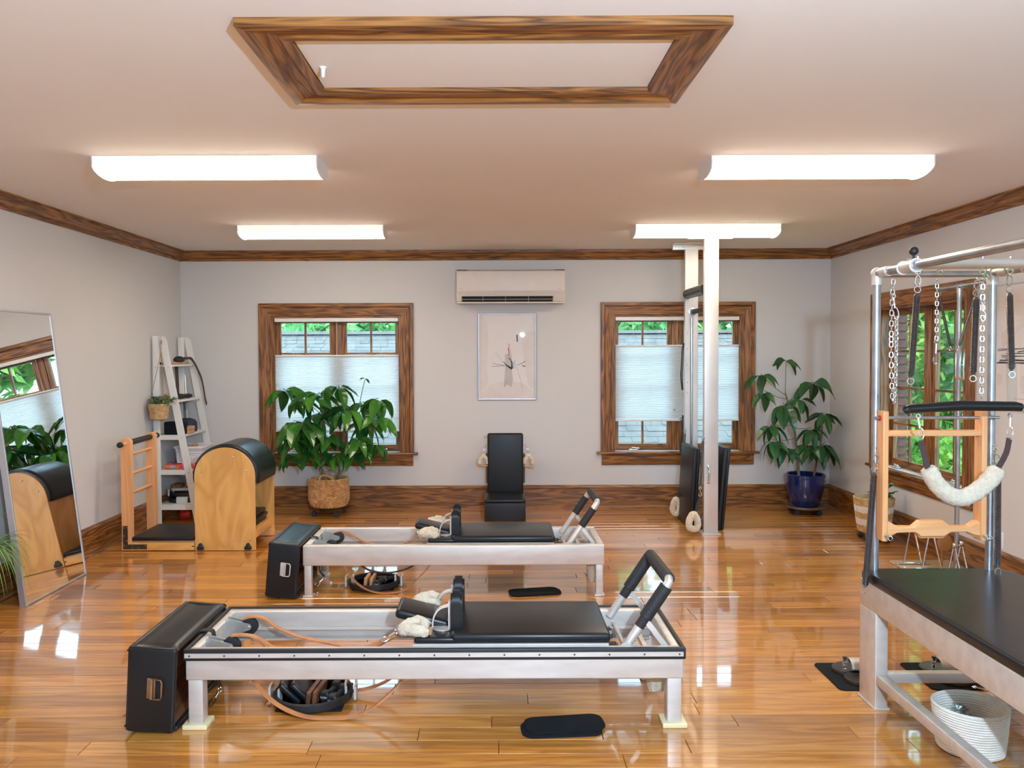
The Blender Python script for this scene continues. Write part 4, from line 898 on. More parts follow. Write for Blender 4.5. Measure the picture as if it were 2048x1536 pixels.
# ------------------------------------------------------------------ leaning mirror
mt_ = thing('floor_mirror', 'tall silver-framed mirror leaning on the left wall', 'mirror', (-3.098, 5.335, 0.002), None, (0, math.radians(-6.8), 0))
MW, MH, MD = 0.80, 1.985, 0.045   # local: x = thickness (front at 0), y = width, z = height
fp = 0.014
part('frame_rail', MB().rbox(-MD, 0, 0, fp, 0, MH, 0.002, 1), 'mframe', mt_, local=True)
part('frame_rail', MB().rbox(-MD, 0, MW - fp, MW, 0, MH, 0.002, 1), 'mframe', mt_, local=True)
part('frame_rail', MB().rbox(-MD, 0, fp, MW - fp, 0, fp, 0.002, 1), 'mframe', mt_, local=True)
part('frame_rail', MB().rbox(-MD, 0, fp, MW - fp, MH - fp, MH, 0.002, 1), 'mframe', mt_, local=True)
part('backing', MB().box(-MD + 0.004, -0.012, fp, MW - fp, fp, MH - fp), 'white', mt_, local=True)
part('mirror_glass', MB().box(-0.0115, -0.006, fp, MW - fp, fp, MH - fp), 'mirror', mt_, local=True, sharp=0)

# ------------------------------------------------------------------ white ladder shelf in the corner
sh = thing('ladder_shelf', 'white ladder shelf standing in the back left corner', 'shelf', (-3.15, 8.28, 0))
FRY = (7.945, 8.585); SZ = (1.543, 1.193, 0.855, 0.512, 0.167)
sx = lambda z: -3.238 + (1.84 - z) * 0.178      # centre line of the slanting posts
for fy in FRY:
    a, b = fy - 0.011, fy + 0.011
    part('post', MB().rbox(-3.335, -3.272, a, b, 0, 0.925, 0.003).rbox(-3.335, -3.272, a + 0.001, b - 0.001, 0.926, 1.842, 0.003), 'shelfwhite', sh)
    m = MB(); n = 0.033
    top = [(sx(1.80) + n - 0.004, 1.815), (sx(1.82) + 0.015, 1.838), (sx(1.84), 1.842), (sx(1.84) - n, 1.842)]
    m.prism([(sx(0.0) - n, 0), (sx(0) + n, 0), (sx(0.925) + n, 0.925), (sx(0.925) - n, 0.925)], 'Y', a, b)
    m.prism([(sx(0.926) - n, 0.926), (sx(0.926) + n, 0.926)] + top, 'Y', a + 0.001, b - 0.001)
    part('slanting_post', m, 'shelfwhite', sh)
    for z in SZ[1:]:
        part('frame_rung', MB().box(-3.273, sx(z) - n + 0.008, a + 0.003, b - 0.003, z - 0.024, z + 0.022), 'shelfwhite', sh)
    for z in SZ:
        for xx in (-3.305, sx(z) + 0.004): part('bolt', MB().lathe([(0.006, 0), (0.005, 0.0025)], (xx, a + 0.0005, z - 0.004), 10, (0, -1, 0)), 'grey', sh)
for z in SZ:
    part('shelf_board', MB().rbox(-3.33, sx(z) + 0.016, FRY[0] + 0.0115, FRY[1] - 0.0115, z, z + 0.020, 0.002), 'shelfwhite', sh)
ztop = [z + 0.0205 for z in SZ]
# top shelf
single('wooden_massage_tool', MB().rbox(-3.27, -3.20, 8.10, 8.50, ztop[0], ztop[0] + 0.022, 0.008).ball((-3.235, 8.08, ztop[0] + 0.02), 0.02, 8), 'tan', 'tan wooden tool lying on the top shelf', 'tool', (-3.235, 8.3, ztop[0]))
single('black_pouch', MB().lathe([(0.03, 0), (0.052, 0.012), (0.05, 0.035), (0.03, 0.055), (0.004, 0.06)], (-3.225, 8.32, ztop[0] + 0.023), 14, sq=(1, 1.4)), 'web', 'small black pouch on the top shelf', 'pouch', (-3.225, 8.32, ztop[0] + 0.023))
single('black_cap_piece', MB().lathe([(0.022, 0), (0.024, 0.015), (0.012, 0.024)], (-3.28, 7.99, ztop[0]), 12), 'rubber', 'tiny black knob at the front of the top shelf', 'knob', (-3.28, 7.99, ztop[0]))
single('leather_belt', MB().strap(smooth_path([(-3.26, 8.36, ztop[0] + 0.052), (-3.20, 8.45, ztop[0] + 0.06), (-3.165, 8.52, ztop[0] + 0.045), (-3.10, 8.55, 1.46), (-3.07, 8.55, 1.36), (-3.045, 8.55, 1.20), (-3.03, 8.55, 1.14)], 6), 0.03, 0.006, (0, 0.6, 0.8)), 'bweb', 'dark brown strap hanging over the right side of the shelf', 'strap', (-3.1, 8.5, 1.5))
single('leather_belt', MB().strap([(-3.245, 8.30, ztop[0] - 0.022), (-3.24, 8.305, 1.38), (-3.235, 8.30, 1.225)], 0.034, 0.006, (0.6, 0.8, 0)), 'bweb', 'dark brown strap hanging between the upper shelves', 'strap', (-3.24, 8.3, 1.4))
# second shelf
single('foam_slipper', MB().lathe([(0.012, 0), (0.03, 0.02), (0.034, 0.08), (0.026, 0.14), (0.03, 0.2), (0.022, 0.235), (0.006, 0.245)], (-3.20, 8.13, ztop[1] + 0.028), 14, (0.35, 1, 0.0), sq=(1.1, 0.8)), 'foam', 'dark grey slipper on the second shelf', 'slipper', (-3.2, 8.2, ztop[1]))
for i, p in enumerate(((-3.235, 8.02, ztop[1] + 0.032), (-3.17, 8.04, ztop[1] + 0.032))):
    single('wooden_ball', MB().ball(p, 0.032, 10), 'tan', 'brown wooden ball on the second shelf, ' + ('left' if i == 0 else 'right') + ' one', 'ball', (p[0], p[1], ztop[1]), 'wooden balls')
for i, dx in enumerate((0, 0.022)):
    single('metal_rod', MB().cyl((-3.24 + dx, 8.50, 0.90), (-3.31 + dx, 8.64, 1.45), 0.0085, n=10), 'dsteel' if i == 0 else 'steel', ('dark' if i == 0 else 'pale') + ' metal rod leaning behind the shelf', 'rod', (-3.24 + dx, 8.5, 0.9), 'rods behind the shelf')
# third shelf
single('foam_block', MB().rbox(-3.255, -3.055, 7.985, 8.09, ztop[2], ztop[2] + 0.125, 0.010), 'felt', 'black rectangular cushion on the third shelf', 'cushion', (-3.15, 8.03, ztop[2]))
single('navy_cushion', MB().lathe([(0.105, 0), (0.11, 0.03), (0.108, 0.09), (0.09, 0.12), (0.05, 0.135), (0.002, 0.138)], (-3.165, 8.32, ztop[2]), 24, sq=(1, 1.2)), 'navy', 'navy blue round cushion on the third shelf', 'cushion', (-3.165, 8.32, ztop[2]))
for i in range(2):
    single('yoga_block', MB().rbox(-3.115 + 0.006 * i, -3.035, 8.06, 8.22, ztop[2] + i * 0.037, ztop[2] + 0.034 + i * 0.037, 0.004), 'tan', ('upper' if i else 'lower') + ' tan wooden block at the edge of the third shelf', 'block', (-3.075, 8.14, ztop[2] + i * 0.037), 'tan blocks on the shelf')
# fourth shelf: white crate and coloured weights
cr = thing('plastic_basket', 'white slatted plastic basket on the fourth shelf', 'basket', (-3.10, 8.40, ztop[3])); m = MB()
for k in range(7): m.lathe([(1.0, 0), (1.02, 0.004), (1.02, 0.016), (1.0, 0.020)], (0, 0, 0), 4)
m = MB(); z0 = ztop[3]
for k in range(7):
    z = z0 + 0.012 + k * 0.024; e = 0.006 * k / 3
    for (x0_, x1_, y0_, y1_) in ((-3.225 - e, -2.985 + e, 8.235 - e, 8.241 - e), (-3.225 - e, -2.985 + e, 8.552, 8.558)): m.box(x0_, x1_, y0_, y1_, z, z + 0.019)
    for xx in (-3.225 - e, -2.991 + e): m.box(xx, xx + 0.006, 8.241 - e, 8.552, z, z + 0.019)
part('slats', m, 'wplastic', cr)
part('bottom', MB().box(-3.225, -2.985, 8.235, 8.558, z0, z0 + 0.006).box(-3.225, -2.985, 8.2385, 8.2405, z0, z0 + 0.17).box(-3.2225, -3.2205, 8.24, 8.556, z0, z0 + 0.17).box(-2.9895, -2.9875, 8.24, 8.556, z0, z0 + 0.17), 'wplastic', cr)
part('rim', MB().rbox(-3.25, -2.96, 8.205, 8.226, z0 + 0.178, z0 + 0.200, 0.004).rbox(-3.25, -2.96, 8.553, 8.566, z0 + 0.178, z0 + 0.200, 0.004).rbox(-3.25, -3.236, 8.226, 8.553, z0 + 0.178, z0 + 0.200, 0.004).rbox(-2.974, -2.96, 8.226, 8.553, z0 + 0.178, z0 + 0.200, 0.004), 'wplastic', cr)
for yy, xx in ((8.30, -3.02), (8.44, -3.08)):
    part('wire_handle', MB().torus((xx, yy, z0 + 0.19), 0.055, 0.004, (0.3, 1, 0), 14, 6, 0, PI, (1, 1.5)), 'wplastic', cr)
single('wooden_trinket', MB().rbox(-3.11, -3.05, 8.29, 8.34, z0 + 0.185, z0 + 0.212, 0.005).rbox(-3.07, -3.04, 8.27, 8.31, z0 + 0.187, z0 + 0.225, 0.005), 'tan', 'small tan wooden pieces in the white basket', 'blocks', (-3.08, 8.3, z0 + 0.187))
dumbbell('dumbbell', 'orange hand weight with grey grip on the fourth shelf', (-3.175, 7.995, ztop[3] + 0.024), (1, 0, 0), 'orange', 0.155, 0.0235, 'coloured hand weights')
single('weight_collar', MB().lathe([(0.0125, -0.03), (0.0165, -0.028), (0.0165, 0.028), (0.0125, 0.03)], (-3.175, 7.995, ztop[3] + 0.024), 14, (1, 0, 0)), 'grey', 'grey foam sleeve around the orange hand weight', 'sleeve', (-3.175, 7.995, ztop[3] + 0.01))
dumbbell('dumbbell', 'coral red hand weight behind the orange one', (-3.16, 8.06, ztop[3] + 0.028), (1, 0.05, 0), 'coral', 0.18, 0.027, 'coloured hand weights')
dumbbell('dumbbell', 'plum purple hand weight under the white basket rim', (-3.165, 8.13, ztop[3] + 0.030), (1, 0, 0), 'purple', 0.19, 0.029, 'coloured hand weights')
dumbbell('dumbbell', 'bright pink hand weight at the front edge of the fourth shelf', (-3.055, 8.0, ztop[3] + 0.020), (0.3, 1, 0), 'pink', 0.09, 0.0195, 'coloured hand weights')
dumbbell('dumbbell', 'crimson hand weight beyond the slanting post on the fourth shelf', (-2.992, 8.09, ztop[3] + 0.030), (0.1, 1, 0), 'coral', 0.15, 0.029, 'coloured hand weights')
# fifth shelf
magic_circle((-3.14, 8.20, ztop[4]), 0.145, 'black resistance ring lying on the lowest shelf', 0.02, -PI / 2 + 0.2)
magic_circle((-3.13, 8.19, ztop[4] + 0.068), 0.14, 'black resistance ring with grey pads, upper one on the lowest shelf', 0.02, 0.5)
single('brown_box_piece', MB().rbox(-3.25, -3.16, 8.12, 8.26, ztop[4] + 0.136, ztop[4] + 0.176, 0.004), 'walnut', 'brown wooden block on top of the rings on the lowest shelf', 'block', (-3.2, 8.19, ztop[4] + 0.136))
single('grey_weight_bar', MB().rbox(-3.19, -3.03, 7.99, 8.03, ztop[4] + 0.134, ztop[4] + 0.158, 0.006), 'grey', 'flat grey bar on top of the rings on the lowest shelf', 'bar', (-3.1, 8.0, ztop[4] + 0.134))
single('black_bag', MB().rbox(-3.16, -3.02, 8.40, 8.53, ztop[4], ztop[4] + 0.26, 0.03, 3), 'web', 'black bag at the back of the lowest shelf', 'bag', (-3.1, 8.47, ztop[4]))
single('red_ball', MB().ball((-3.13, 8.16, 0.056), 0.055, 14), 'red', 'small red ball on the floor under the ladder shelf', 'ball', (-3.13, 8.16, 0))

# ------------------------------------------------------------------ leaves
def leaflet(L=1.0, W=0.36, droop=0.35, cup=0.10, n=7, tip=1.0):
    """blade along +X, bent down, folded a little at the midrib"""
    vs, fs = [], []
    for i in range(n + 1):
        u = i / n; w_ = W * (math.sin(PI * min(1, u ** 0.8)) ** 0.8) * 0.5 if 0 < u < 1 else 0.004
        x = L * (u - 0.12 * u * u * droop); z = -droop * L * u * u * 0.8
        wob = 0.012 * math.sin(u * 17)
        vs += [(x, -w_, z + cup * w_ + wob), (x, 0, z), (x, w_, z + cup * w_ - wob)]
        if i:
            a = 3 * (i - 1); fs += [(a, a + 1, a + 4, a + 3), (a + 1, a + 2, a + 5, a + 4)]
    return MB().add(vs, fs)
def leaf_set(mat, W=0.36): return [leaflet(1, W * k, d, c).mesh('leaf', mat, sharp=0) for k, d, c in ((1, 0.25, 0.5), (0.9, 0.5, 0.35), (1.12, 0.38, 0.6))]
LS1, LS2 = leaf_set('leaf', 0.40), leaf_set('leaf2', 0.36)
def umbrella(t, hub, n, L, seed, meshes, tilt=(0, 0, 0), slope=0.6, gap=None):
    q = random.Random(seed); T = Euler(tilt).to_matrix(); a0 = q.random() * 6.28
    for k in range(n):
        a = a0 + 2 * PI * k / n + q.gauss(0, 0.12); l = L * (0.78 + 0.4 * q.random()); s = slope + q.gauss(0, 0.16)
        d = T @ V(math.cos(a) * math.cos(s), math.sin(a) * math.cos(s), -math.sin(s))
        up = V(0, 0, 1); y_ = up.cross(d); y_ = y_.normalized() if y_.length > 1e-3 else V(0, 1, 0); z_ = d.cross(y_)
        rot = Matrix((d, y_, z_)).transposed() @ Matrix.Rotation(q.gauss(0, 0.35), 3, 'X')
        pos = hub + d * (L * 0.14)
        o = link('leaf', q.choice(meshes), t); o.matrix_local = Matrix.Translation(pos - t.location) @ (rot @ Matrix.Diagonal((l, l, l))).to_4x4()
def petioles(t, trunk_pts, hubs, r=0.004, mat='gstem', sag=0.06):
    for (h, base, L) in hubs:
        b = V(base); hv = V(h); mid = (b + hv) / 2 + V(0, 0, sag * (b - hv).length)
        part('leaf_stalk', MB().tube(smooth_path([b, mid, hv], 4), r, 5), mat, t)

def caddy(c, r, z, mat, label, group='rolling plant caddies'):
    t = thing('plant_caddy', label, 'plant stand', (c[0], c[1], 0), group)
    part('tray', MB().lathe([(0.05, z - 0.028), (r * 0.9, z - 0.028), (r, z - 0.012), (r, z - 0.001), (r * 0.93, z - 0.006), (0.05, z - 0.006)], (c[0], c[1], 0), 24, wob=lambda a, h: 0.03 * math.cos(8 * a)), mat, t)
    for k in range(4):
        a = k * PI / 2 + 0.65; x, y_ = c[0] + r * 0.78 * math.cos(a), c[1] + r * 0.78 * math.sin(a)
        cs = part('caster', MB().box(x - 0.012, x + 0.012, y_ - 0.012, y_ + 0.012, 0.045, z - 0.027).cyl((x, y_ - 0.016, 0.027), (x, y_ + 0.016, 0.027), 0.0265, n=16), 'rubber', t)
    return t
# bushy umbrella plant in the wicker basket
PC = V(-1.725, 8.40, 0)
caddy(PC, 0.215, 0.085, 'clear', 'clear plastic rolling caddy under the wicker basket')
bk = thing('wicker_basket', 'round woven wicker basket with rope handles under the left window', 'basket', (PC.x, PC.y, 0.087))
prof = []; N_ = 22
outer = lambda u: 0.165 + 0.043 * min(1, u / 0.28) ** 0.6 - 0.006 * u
for i in range(N_ + 1):
    u = i / N_; rr_ = outer(u) if i else 0.15
    prof += [(rr_ - 0.004, 0.29 * (i - 0.25) / N_ if i else 0), (rr_ + 0.003, 0.29 * (i + 0.25) / N_)]
prof += [(outer(1) - 0.004, 0.30), (outer(1) - 0.016, 0.295), (outer(0.8) - 0.02, 0.2)]
part('weave', MB().lathe(prof, (PC.x, PC.y, 0.087), 168, wob=lambda a, h: 0.034 * math.sin(28 * a + (PI if int(h / 0.29 * N_ + 0.5) % 2 else 0)) if 0.004 < h < 0.288 else 0.0), 'wicker', bk, sharp=0)
for s, z_ in ((-1, 0.385), (1, 0.40)):
    yy = PC.y + s * 0.15
    part('handle', MB().tube(smooth_path([(PC.x - 0.065, yy, 0.36), (PC.x - 0.06, yy, z_ + 0.025), (PC.x - 0.02, yy, z_ + 0.045), (PC.x + 0.03, yy, z_ + 0.035), (PC.x + 0.065, yy, z_ + 0.01), (PC.x + 0.07, yy, 0.35)], 5), 0.011, 8), 'wicker', bk)
up = thing('umbrella_plant', 'bushy dark green umbrella plant in the wicker basket', 'plant', (PC.x, PC.y, 0.30), 'umbrella plants')
part('soil', MB().lathe([(0.165, 0.30), (0.165, 0.335), (0.002, 0.345)], (PC.x, PC.y, 0), 24), 'soil', up)
part('stem', MB().tube(smooth_path([(-1.775, 8.40, 0.33), (-1.80, 8.38, 0.62), (-1.80, 8.36, 0.85), (-1.76, 8.36, 1.10)], 5), 0.014, 8), 'stem', up)
part('stem', MB().tube(smooth_path([(-1.635, 8.40, 0.33), (-1.60, 8.38, 0.52), (-1.56, 8.36, 0.80), (-1.52, 8.36, 1.10)], 5), 0.015, 8), 'stem', up)
hubs = [(-2.13, 8.28, 1.315, 7, .20), (-1.765, 8.20, 1.275, 8, .23), (-1.588, 8.22, 1.345, 8, .22), (-1.215, 8.30, 1.21, 8, .19), (-1.206, 8.22, 1.04, 8, .20),
        (-1.92, 8.18, 0.985, 8, .235), (-2.05, 8.34, 0.98, 7, .20), (-1.50, 8.20, 1.115, 8, .23), (-1.405, 8.20, 0.815, 8, .20), (-2.01, 8.42, 1.20, 7, .19),
        (-1.66, 8.40, 1.13, 7, .21), (-2.02, 8.26, 0.79, 7, .20), (-1.69, 8.22, 0.84, 8, .21), (-1.25, 8.30, 0.75, 7, .16), (-2.10, 8.30, 0.64, 6, .16),
        (-1.63, 8.24, 0.66, 8, .17), (-1.39, 8.36, 1.17, 7, .18), (-1.82, 8.30, 0.70, 7, .19), (-1.45, 8.30, 0.66, 7, .16), (-1.35, 8.42, 0.95, 7, .2), (-1.85, 8.45, 1.05, 7, .2)]
pl = []
for i, (x, y_, z, n, L) in enumerate(hubs):
    x = -1.66 + (x + 1.66) * 1.06; hb = V(x, y_, z); umbrella(up, hb, n + 1, L * 1.24, 40 + i, LS1, ((y_ - 8.36) * 1.6, (x + 1.66) * 0.5, 0), 0.55)
    b = V(-1.80, 8.37, min(1.05, z - 0.10)) if x < -1.68 else V(-1.555, 8.37, min(1.05, z - 0.10)); b.z = max(0.5, b.z); pl.append(((x, y_, z), b, L))
pl.append(((-1.323, 8.30, 1.41), (-1.39, 8.36, 1.17), .06)); umbrella(up, V(-1.323, 8.30, 1.41), 4, 0.07, 99, LS1, (0, 0.3, 0), 0.1)
petioles(up, None, pl)

# thin umbrella plant in the blue pot
QC = V(3.19, 8.37, 0)
caddy(QC, 0.20, 0.085, 'caddy', 'dark brown rolling caddy under the blue pot')
single('blue_pot', MB().lathe([(0.125, 0), (0.14, 0.02), (0.165, 0.10), (0.185, 0.19), (0.195, 0.255), (0.192, 0.285), (0.198, 0.30), (0.198, 0.318), (0.186, 0.326), (0.174, 0.318), (0.172, 0.28), (0.17, 0.255)], (QC.x, QC.y, 0.087), 40), 'blue', 'cobalt blue glazed ceramic pot in the back right corner', 'pot', (QC.x, QC.y, 0.087))
tp = thing('umbrella_plant', 'thin umbrella plant with bare trunks in the blue pot', 'plant', (QC.x, QC.y, 0.33), 'umbrella plants')
part('soil', MB().lathe([(0.168, 0.335), (0.168, 0.365), (0.002, 0.372)], (QC.x, QC.y, 0), 24), 'soil', tp)
part('stem', MB().tube(smooth_path([(3.125, 8.37, 0.36), (3.105, 8.36, 0.55), (3.062, 8.35, 0.90), (3.02, 8.35, 1.08), (2.972, 8.35, 1.24)], 5), [0.0165 - 0.008 * i / 20 for i in range(21)], 8), 'stem', tp)
part('stem', MB().tube(smooth_path([(3.275, 8.37, 0.36), (3.30, 8.37, 0.50), (3.345, 8.37, 0.72), (3.358, 8.37, 0.95), (3.346, 8.36, 1.04)], 5), 0.0125, 8), 'stem', tp)
hubs = [(2.969, 8.33, 1.585, 6, .14, (2.972, 8.35, 1.24), .25), (2.691, 8.26, 1.445, 6, .19, (2.975, 8.35, 1.22), .5), (2.722, 8.24, 1.275, 5, .18, (2.985, 8.35, 1.18), .8), (3.205, 8.22, 1.365, 7, .23, (2.99, 8.35, 1.15), .5),
        (2.895, 8.20, 1.15, 8, .215, (3.0, 8.35, 1.10), .75), (3.07, 8.24, 1.19, 7, .17, (3.01, 8.35, 1.10), .6), (3.345, 8.28, 1.045, 8, .165, (3.35, 8.36, 1.0), .6), (3.20, 8.25, 0.895, 6, .17, (3.075, 8.35, 0.88), .6),
        (2.81, 8.24, 0.775, 7, .20, (3.08, 8.35, 0.78), .7), (2.922, 8.26, 0.705, 7, .175, (3.10, 8.36, 0.66), .7), (3.30, 8.24, 0.73, 8, .21, (3.33, 8.37, 0.64), .7), (2.78, 8.22, 0.935, 6, .19, (3.065, 8.35, 0.92), .8),
        (3.36, 8.30, 0.74, 5, .17, (3.345, 8.37, 0.70), .8), (3.18, 8.28, 0.72, 5, .15, (3.09, 8.36, 0.70), .5)]
pl = []
for i, (x, y_, z, n, L, b, sl) in enumerate(hubs):
    umbrella(tp, V(x, y_, z), n, L * 1.2, 140 + i, LS2, ((y_ - 8.35) * 1.5, 0, 0), sl); pl.append(((x, y_, z), b, L))
petioles(tp, None, pl, 0.0035, sag=-0.05)

# hanging basket on the ladder shelf
HB = V(-3.245, 7.85, 0)
hb = thing('hanging_basket', 'small jute basket hung by twine from the white ladder shelf', 'basket', (HB.x, HB.y, 1.035))
pr = [(0.065, 0), (0.078, 0.006)]
for i in range(11): pr += [(0.078 + 0.022 * i / 11, 0.012 + i * 0.0125), (0.083 + 0.022 * i / 11, 0.018 + i * 0.0125)]
pr += [(0.098, 0.155), (0.09, 0.15), (0.085, 0.11)]
part('basket', MB().lathe(pr, (HB.x, HB.y, 1.035), 28), 'jute', hb)
kn = (HB.x + 0.006, 7.92, 1.80)
part('twine', MB().tube([(HB.x - 0.09, HB.y, 1.185), (kn[0], kn[1] - 0.01, 1.68), kn], 0.0028, 6).tube([(HB.x + 0.06, HB.y - 0.06, 1.185), (kn[0], kn[1] - 0.01, 1.68), kn], 0.0028, 6).tube([(HB.x + 0.02, HB.y + 0.07, 1.185), (kn[0], kn[1] - 0.01, 1.70), kn], 0.0028, 6).cyl((kn[0], kn[1] - 0.005, 1.76), kn, 0.007), 'twine', hb)
part('hook', MB().tube(smooth_path([(kn[0], 7.922, 1.79), (kn[0], 7.905, 1.80), (kn[0], 7.91, 1.83), (kn[0], 7.93, 1.845), (kn[0], 7.95, 1.845)], 4), 0.0028, 6), 'chrome', hb)
tq = thing('trailing_plant', 'small variegated trailing plant in the hanging jute basket', 'plant', (HB.x, HB.y, 1.15))
part('soil', MB().lathe([(0.084, 1.15), (0.084, 1.17), (0.002, 1.175)], (HB.x, HB.y, 0), 18), 'soil', tq)
q = random.Random(77); vs, fs = [], []; ml = MB(); base_leaf = leaflet(1, 0.62, 0.4, 0.4, 4); stems_ = MB()
for i in range(26):
    a = q.random() * 6.28; R = 0.07 + 0.07 * q.random(); e = V(math.cos(a) * R * (1.15 if math.cos(a) > 0 else 0.6), math.sin(a) * R, 0.03 + 0.06 * q.random())
    if e.x < -0.095: e.x = -0.095
    if i < 3: e = V(0.17 + 0.02 * i, -0.035, 0.04 + 0.015 * i)
    p0 = V(HB.x, HB.y, 1.17) + V(e.x * 0.4, e.y * 0.4, 0); p1 = V(HB.x, HB.y, 1.17) + e
    stems_.tube(smooth_path([p0, (p0 + p1) / 2 + V(0, 0, 0.04), p1], 4), 0.0014, 4)
    for k in range(7):
        u = 0.25 + 0.75 * k / 6; p = p0.lerp(p1, u) + V(0, 0, 0.04 * 4 * u * (1 - u) * 0.7); d = V(q.gauss(0, 1), q.gauss(0, 1), q.gauss(0, 0.4)).normalized()
        if p.x < -3.31: d.x = abs(d.x)
        y_ = V(0, 0, 1).cross(d).normalized(); R3 = Matrix((d, y_, d.cross(y_))).transposed(); s = 0.030 + 0.018 * q.random()
        ml.add([p + R3 @ (V(v) * s) for v in base_leaf.v], base_leaf.f)
part('small_leaves', ml, 'leaf3', tq, kind='stuff', sharp=0); part('stems', stems_, 'gstem', tq)

# spider plant at the left edge
SP = V(-3.155, 4.93, 0)
single('planter_stand_pot', MB().lathe([(0.07, 0), (0.075, 0.02), (0.088, 0.30), (0.098, 0.42), (0.10, 0.45), (0.088, 0.45), (0.084, 0.41)], (SP.x, SP.y, 0), 24), 'walnut', 'tall dark brown pot at the left edge of the picture', 'pot', (SP.x, SP.y, 0))
st = thing('spider_plant', 'green spider plant spilling over in front of the mirror', 'plant', (SP.x, SP.y, 0.40))
part('soil', MB().lathe([(0.083, 0.40), (0.083, 0.42), (0.002, 0.425)], (SP.x, SP.y, 0), 16), 'soil', st)
def blade(p0, d, L, w_, fall, rise=0.8):
    pts = [p0 + V(d.x, d.y, 0) * (L * u * (1 - 0.25 * u)) + V(0, 0, rise * L * u - fall * L * u * u) for u in [i / 9 for i in range(10)]]
    wd = V(-d.y, d.x, 0).normalized(); vs = []
    for i, p in enumerate(pts):
        u = i / 9; ww = w_ * (0.6 + 0.6 * u if u < 0.3 else 0.78 * (1 - (u - 0.3) / 0.72)) / 2
        vs += [p - wd * ww + V(0, 0, ww * 0.5), p, p + wd * ww + V(0, 0, ww * 0.5)]
    return MB().add(vs, [f for i in range(9) for f in ((3 * i, 3 * i + 1, 3 * i + 4, 3 * i + 3), (3 * i + 1, 3 * i + 2, 3 * i + 5, 3 * i + 4))])
q = random.Random(9)
for i in range(95):
    a = q.gauss(-0.25, 1.25); d = V(math.cos(a), math.sin(a), 0); L = 0.26 + 0.18 * q.random()
    if d.x < -0.15: L *= 0.45
    part('blade', blade(V(SP.x + d.x * 0.03, SP.y + d.y * 0.03, 0.42), d, L, 0.013 + 0.007 * q.random(), 1.15 + 0.55 * q.random(), 0.85 + 0.5 * q.random()), 'leaf4', st, sharp=0)
part('runner', MB().tube(smooth_path([(SP.x, SP.y, 0.42), (SP.x + 0.08, SP.y - 0.05, 0.58), (SP.x + 0.17, SP.y - 0.06, 0.68), (SP.x + 0.215, SP.y - 0.06, 0.72)], 5), 0.0016, 5), 'leaf4', st)

# striped basket with a small glossy plant by the right wall
ZB = V(3.335, 7.16, 0)
caddy(ZB, 0.155, 0.080, 'clear', 'clear plastic rolling caddy under the striped basket')
zb_ = thing('striped_basket', 'jute basket with white stripes beside the right wall', 'basket', (ZB.x, ZB.y, 0.082)); hts = [0, 0.062, 0.118, 0.174, 0.23, 0.30]
rb = lambda z: 0.125 + 0.043 * (z / 0.30) ** 0.7
for i in range(5):
    z0, z1 = hts[i], hts[i + 1]; pr = [(rb(z0), z0)]
    n = 6
    for k in range(n):
        za = z0 + (z1 - z0) * (k + 0.5) / n; pr += [(rb(za) + 0.004, za), (rb(za + (z1 - z0) / n / 2), z0 + (z1 - z0) * (k + 1) / n)]
    pr += [(rb(z1) - 0.010, z1), (rb(z0) - 0.010, z0 + 0.001)]
    part('stripe', MB().lathe(pr, (ZB.x, ZB.y, 0.082), 32), 'jutew' if i in (1, 3) else 'jute', zb_)
part('bottom', MB().lathe([(0.12, 0.0), (0.12, 0.006)], (ZB.x, ZB.y, 0.083), 24), 'jute', zb_)
zp = thing('zz_plant', 'small glossy green plant in the striped basket', 'plant', (ZB.x, ZB.y, 0.30))
part('soil', MB().lathe([(0.145, 0.30), (0.145, 0.325), (0.002, 0.33)], (ZB.x, ZB.y, 0), 20), 'soil', zp)
q = random.Random(21); zl = leaf_set('leaf', 0.5)
for i, (dx, dy, hz, L) in enumerate(((0.10, -0.16, 0.12, .06), (0.13, -0.06, 0.17, .06), (0.02, -0.08, 0.15, .06), (0.12, -0.02, 0.07, .055), (0.05, -0.14, 0.07, .06), (-0.04, -0.05, 0.10, .05))):
    p0 = V(ZB.x + dx * 0.2, ZB.y + dy * 0.2, 0.32); p1 = V(ZB.x + dx, ZB.y + dy, 0.32 + hz)
    pts = smooth_path([p0, p0.lerp(p1, 0.5) + V(0, 0, 0.035), p1], 5); part('stem', MB().tube(pts, 0.004, 6), 'gstem', zp)
    d0 = (p1 - p0).normalized(); sd = d0.cross(V(0, 0, 1)).normalized()
    for k in range(6):
        for s in (-1, 1):
            pp = pts[min(len(pts) - 1, 3 + int(k * 1.3))]; d = (sd * s + d0 * 0.7 + V(0, 0, 0.25)).normalized(); y_ = V(0, 0, 1).cross(d).normalized()
            o = link('leaf', q.choice(zl), zp); o.matrix_local = Matrix.Translation(pp - zp.location) @ (Matrix((d, y_, d.cross(y_))).transposed() @ Matrix.Diagonal((L, L, L))).to_4x4()
# ------------------------------------------------------------------ arm chair against the back wall
ac = thing('pilates_arm_chair', 'low black padded arm chair against the back wall below the poster', 'chair', (0.095, 8.25, 0))
tl = -0.05
part('backrest', MB().rbox(-0.085, 0.288, 8.44, 8.50, 0.200, 0.832, 0.022, 4), 'vinylm', ac)
part('back_frame', MB().rbox(-0.083, 0.286, 8.50, 8.525, 0.0, 0.815, 0.003).rbox(-0.083, 0.286, 8.40, 8.50, 0.145, 0.163, 0.002).box(-0.083, -0.06, 8.42, 8.50, 0.163, 0.199).box(0.263, 0.286, 8.42, 8.50, 0.163, 0.199), 'beechX', ac, label='pale wooden back frame')
part('seat', MB().rbox(-0.114, 0.298, 8.0, 8.40, 0.185, 0.222, 0.016, 4), 'vinyl', ac)
part('seat_box', MB().rbox(-0.111, 0.295, 8.003, 8.39, 0.0, 0.184, 0.004), 'vinylm', ac)
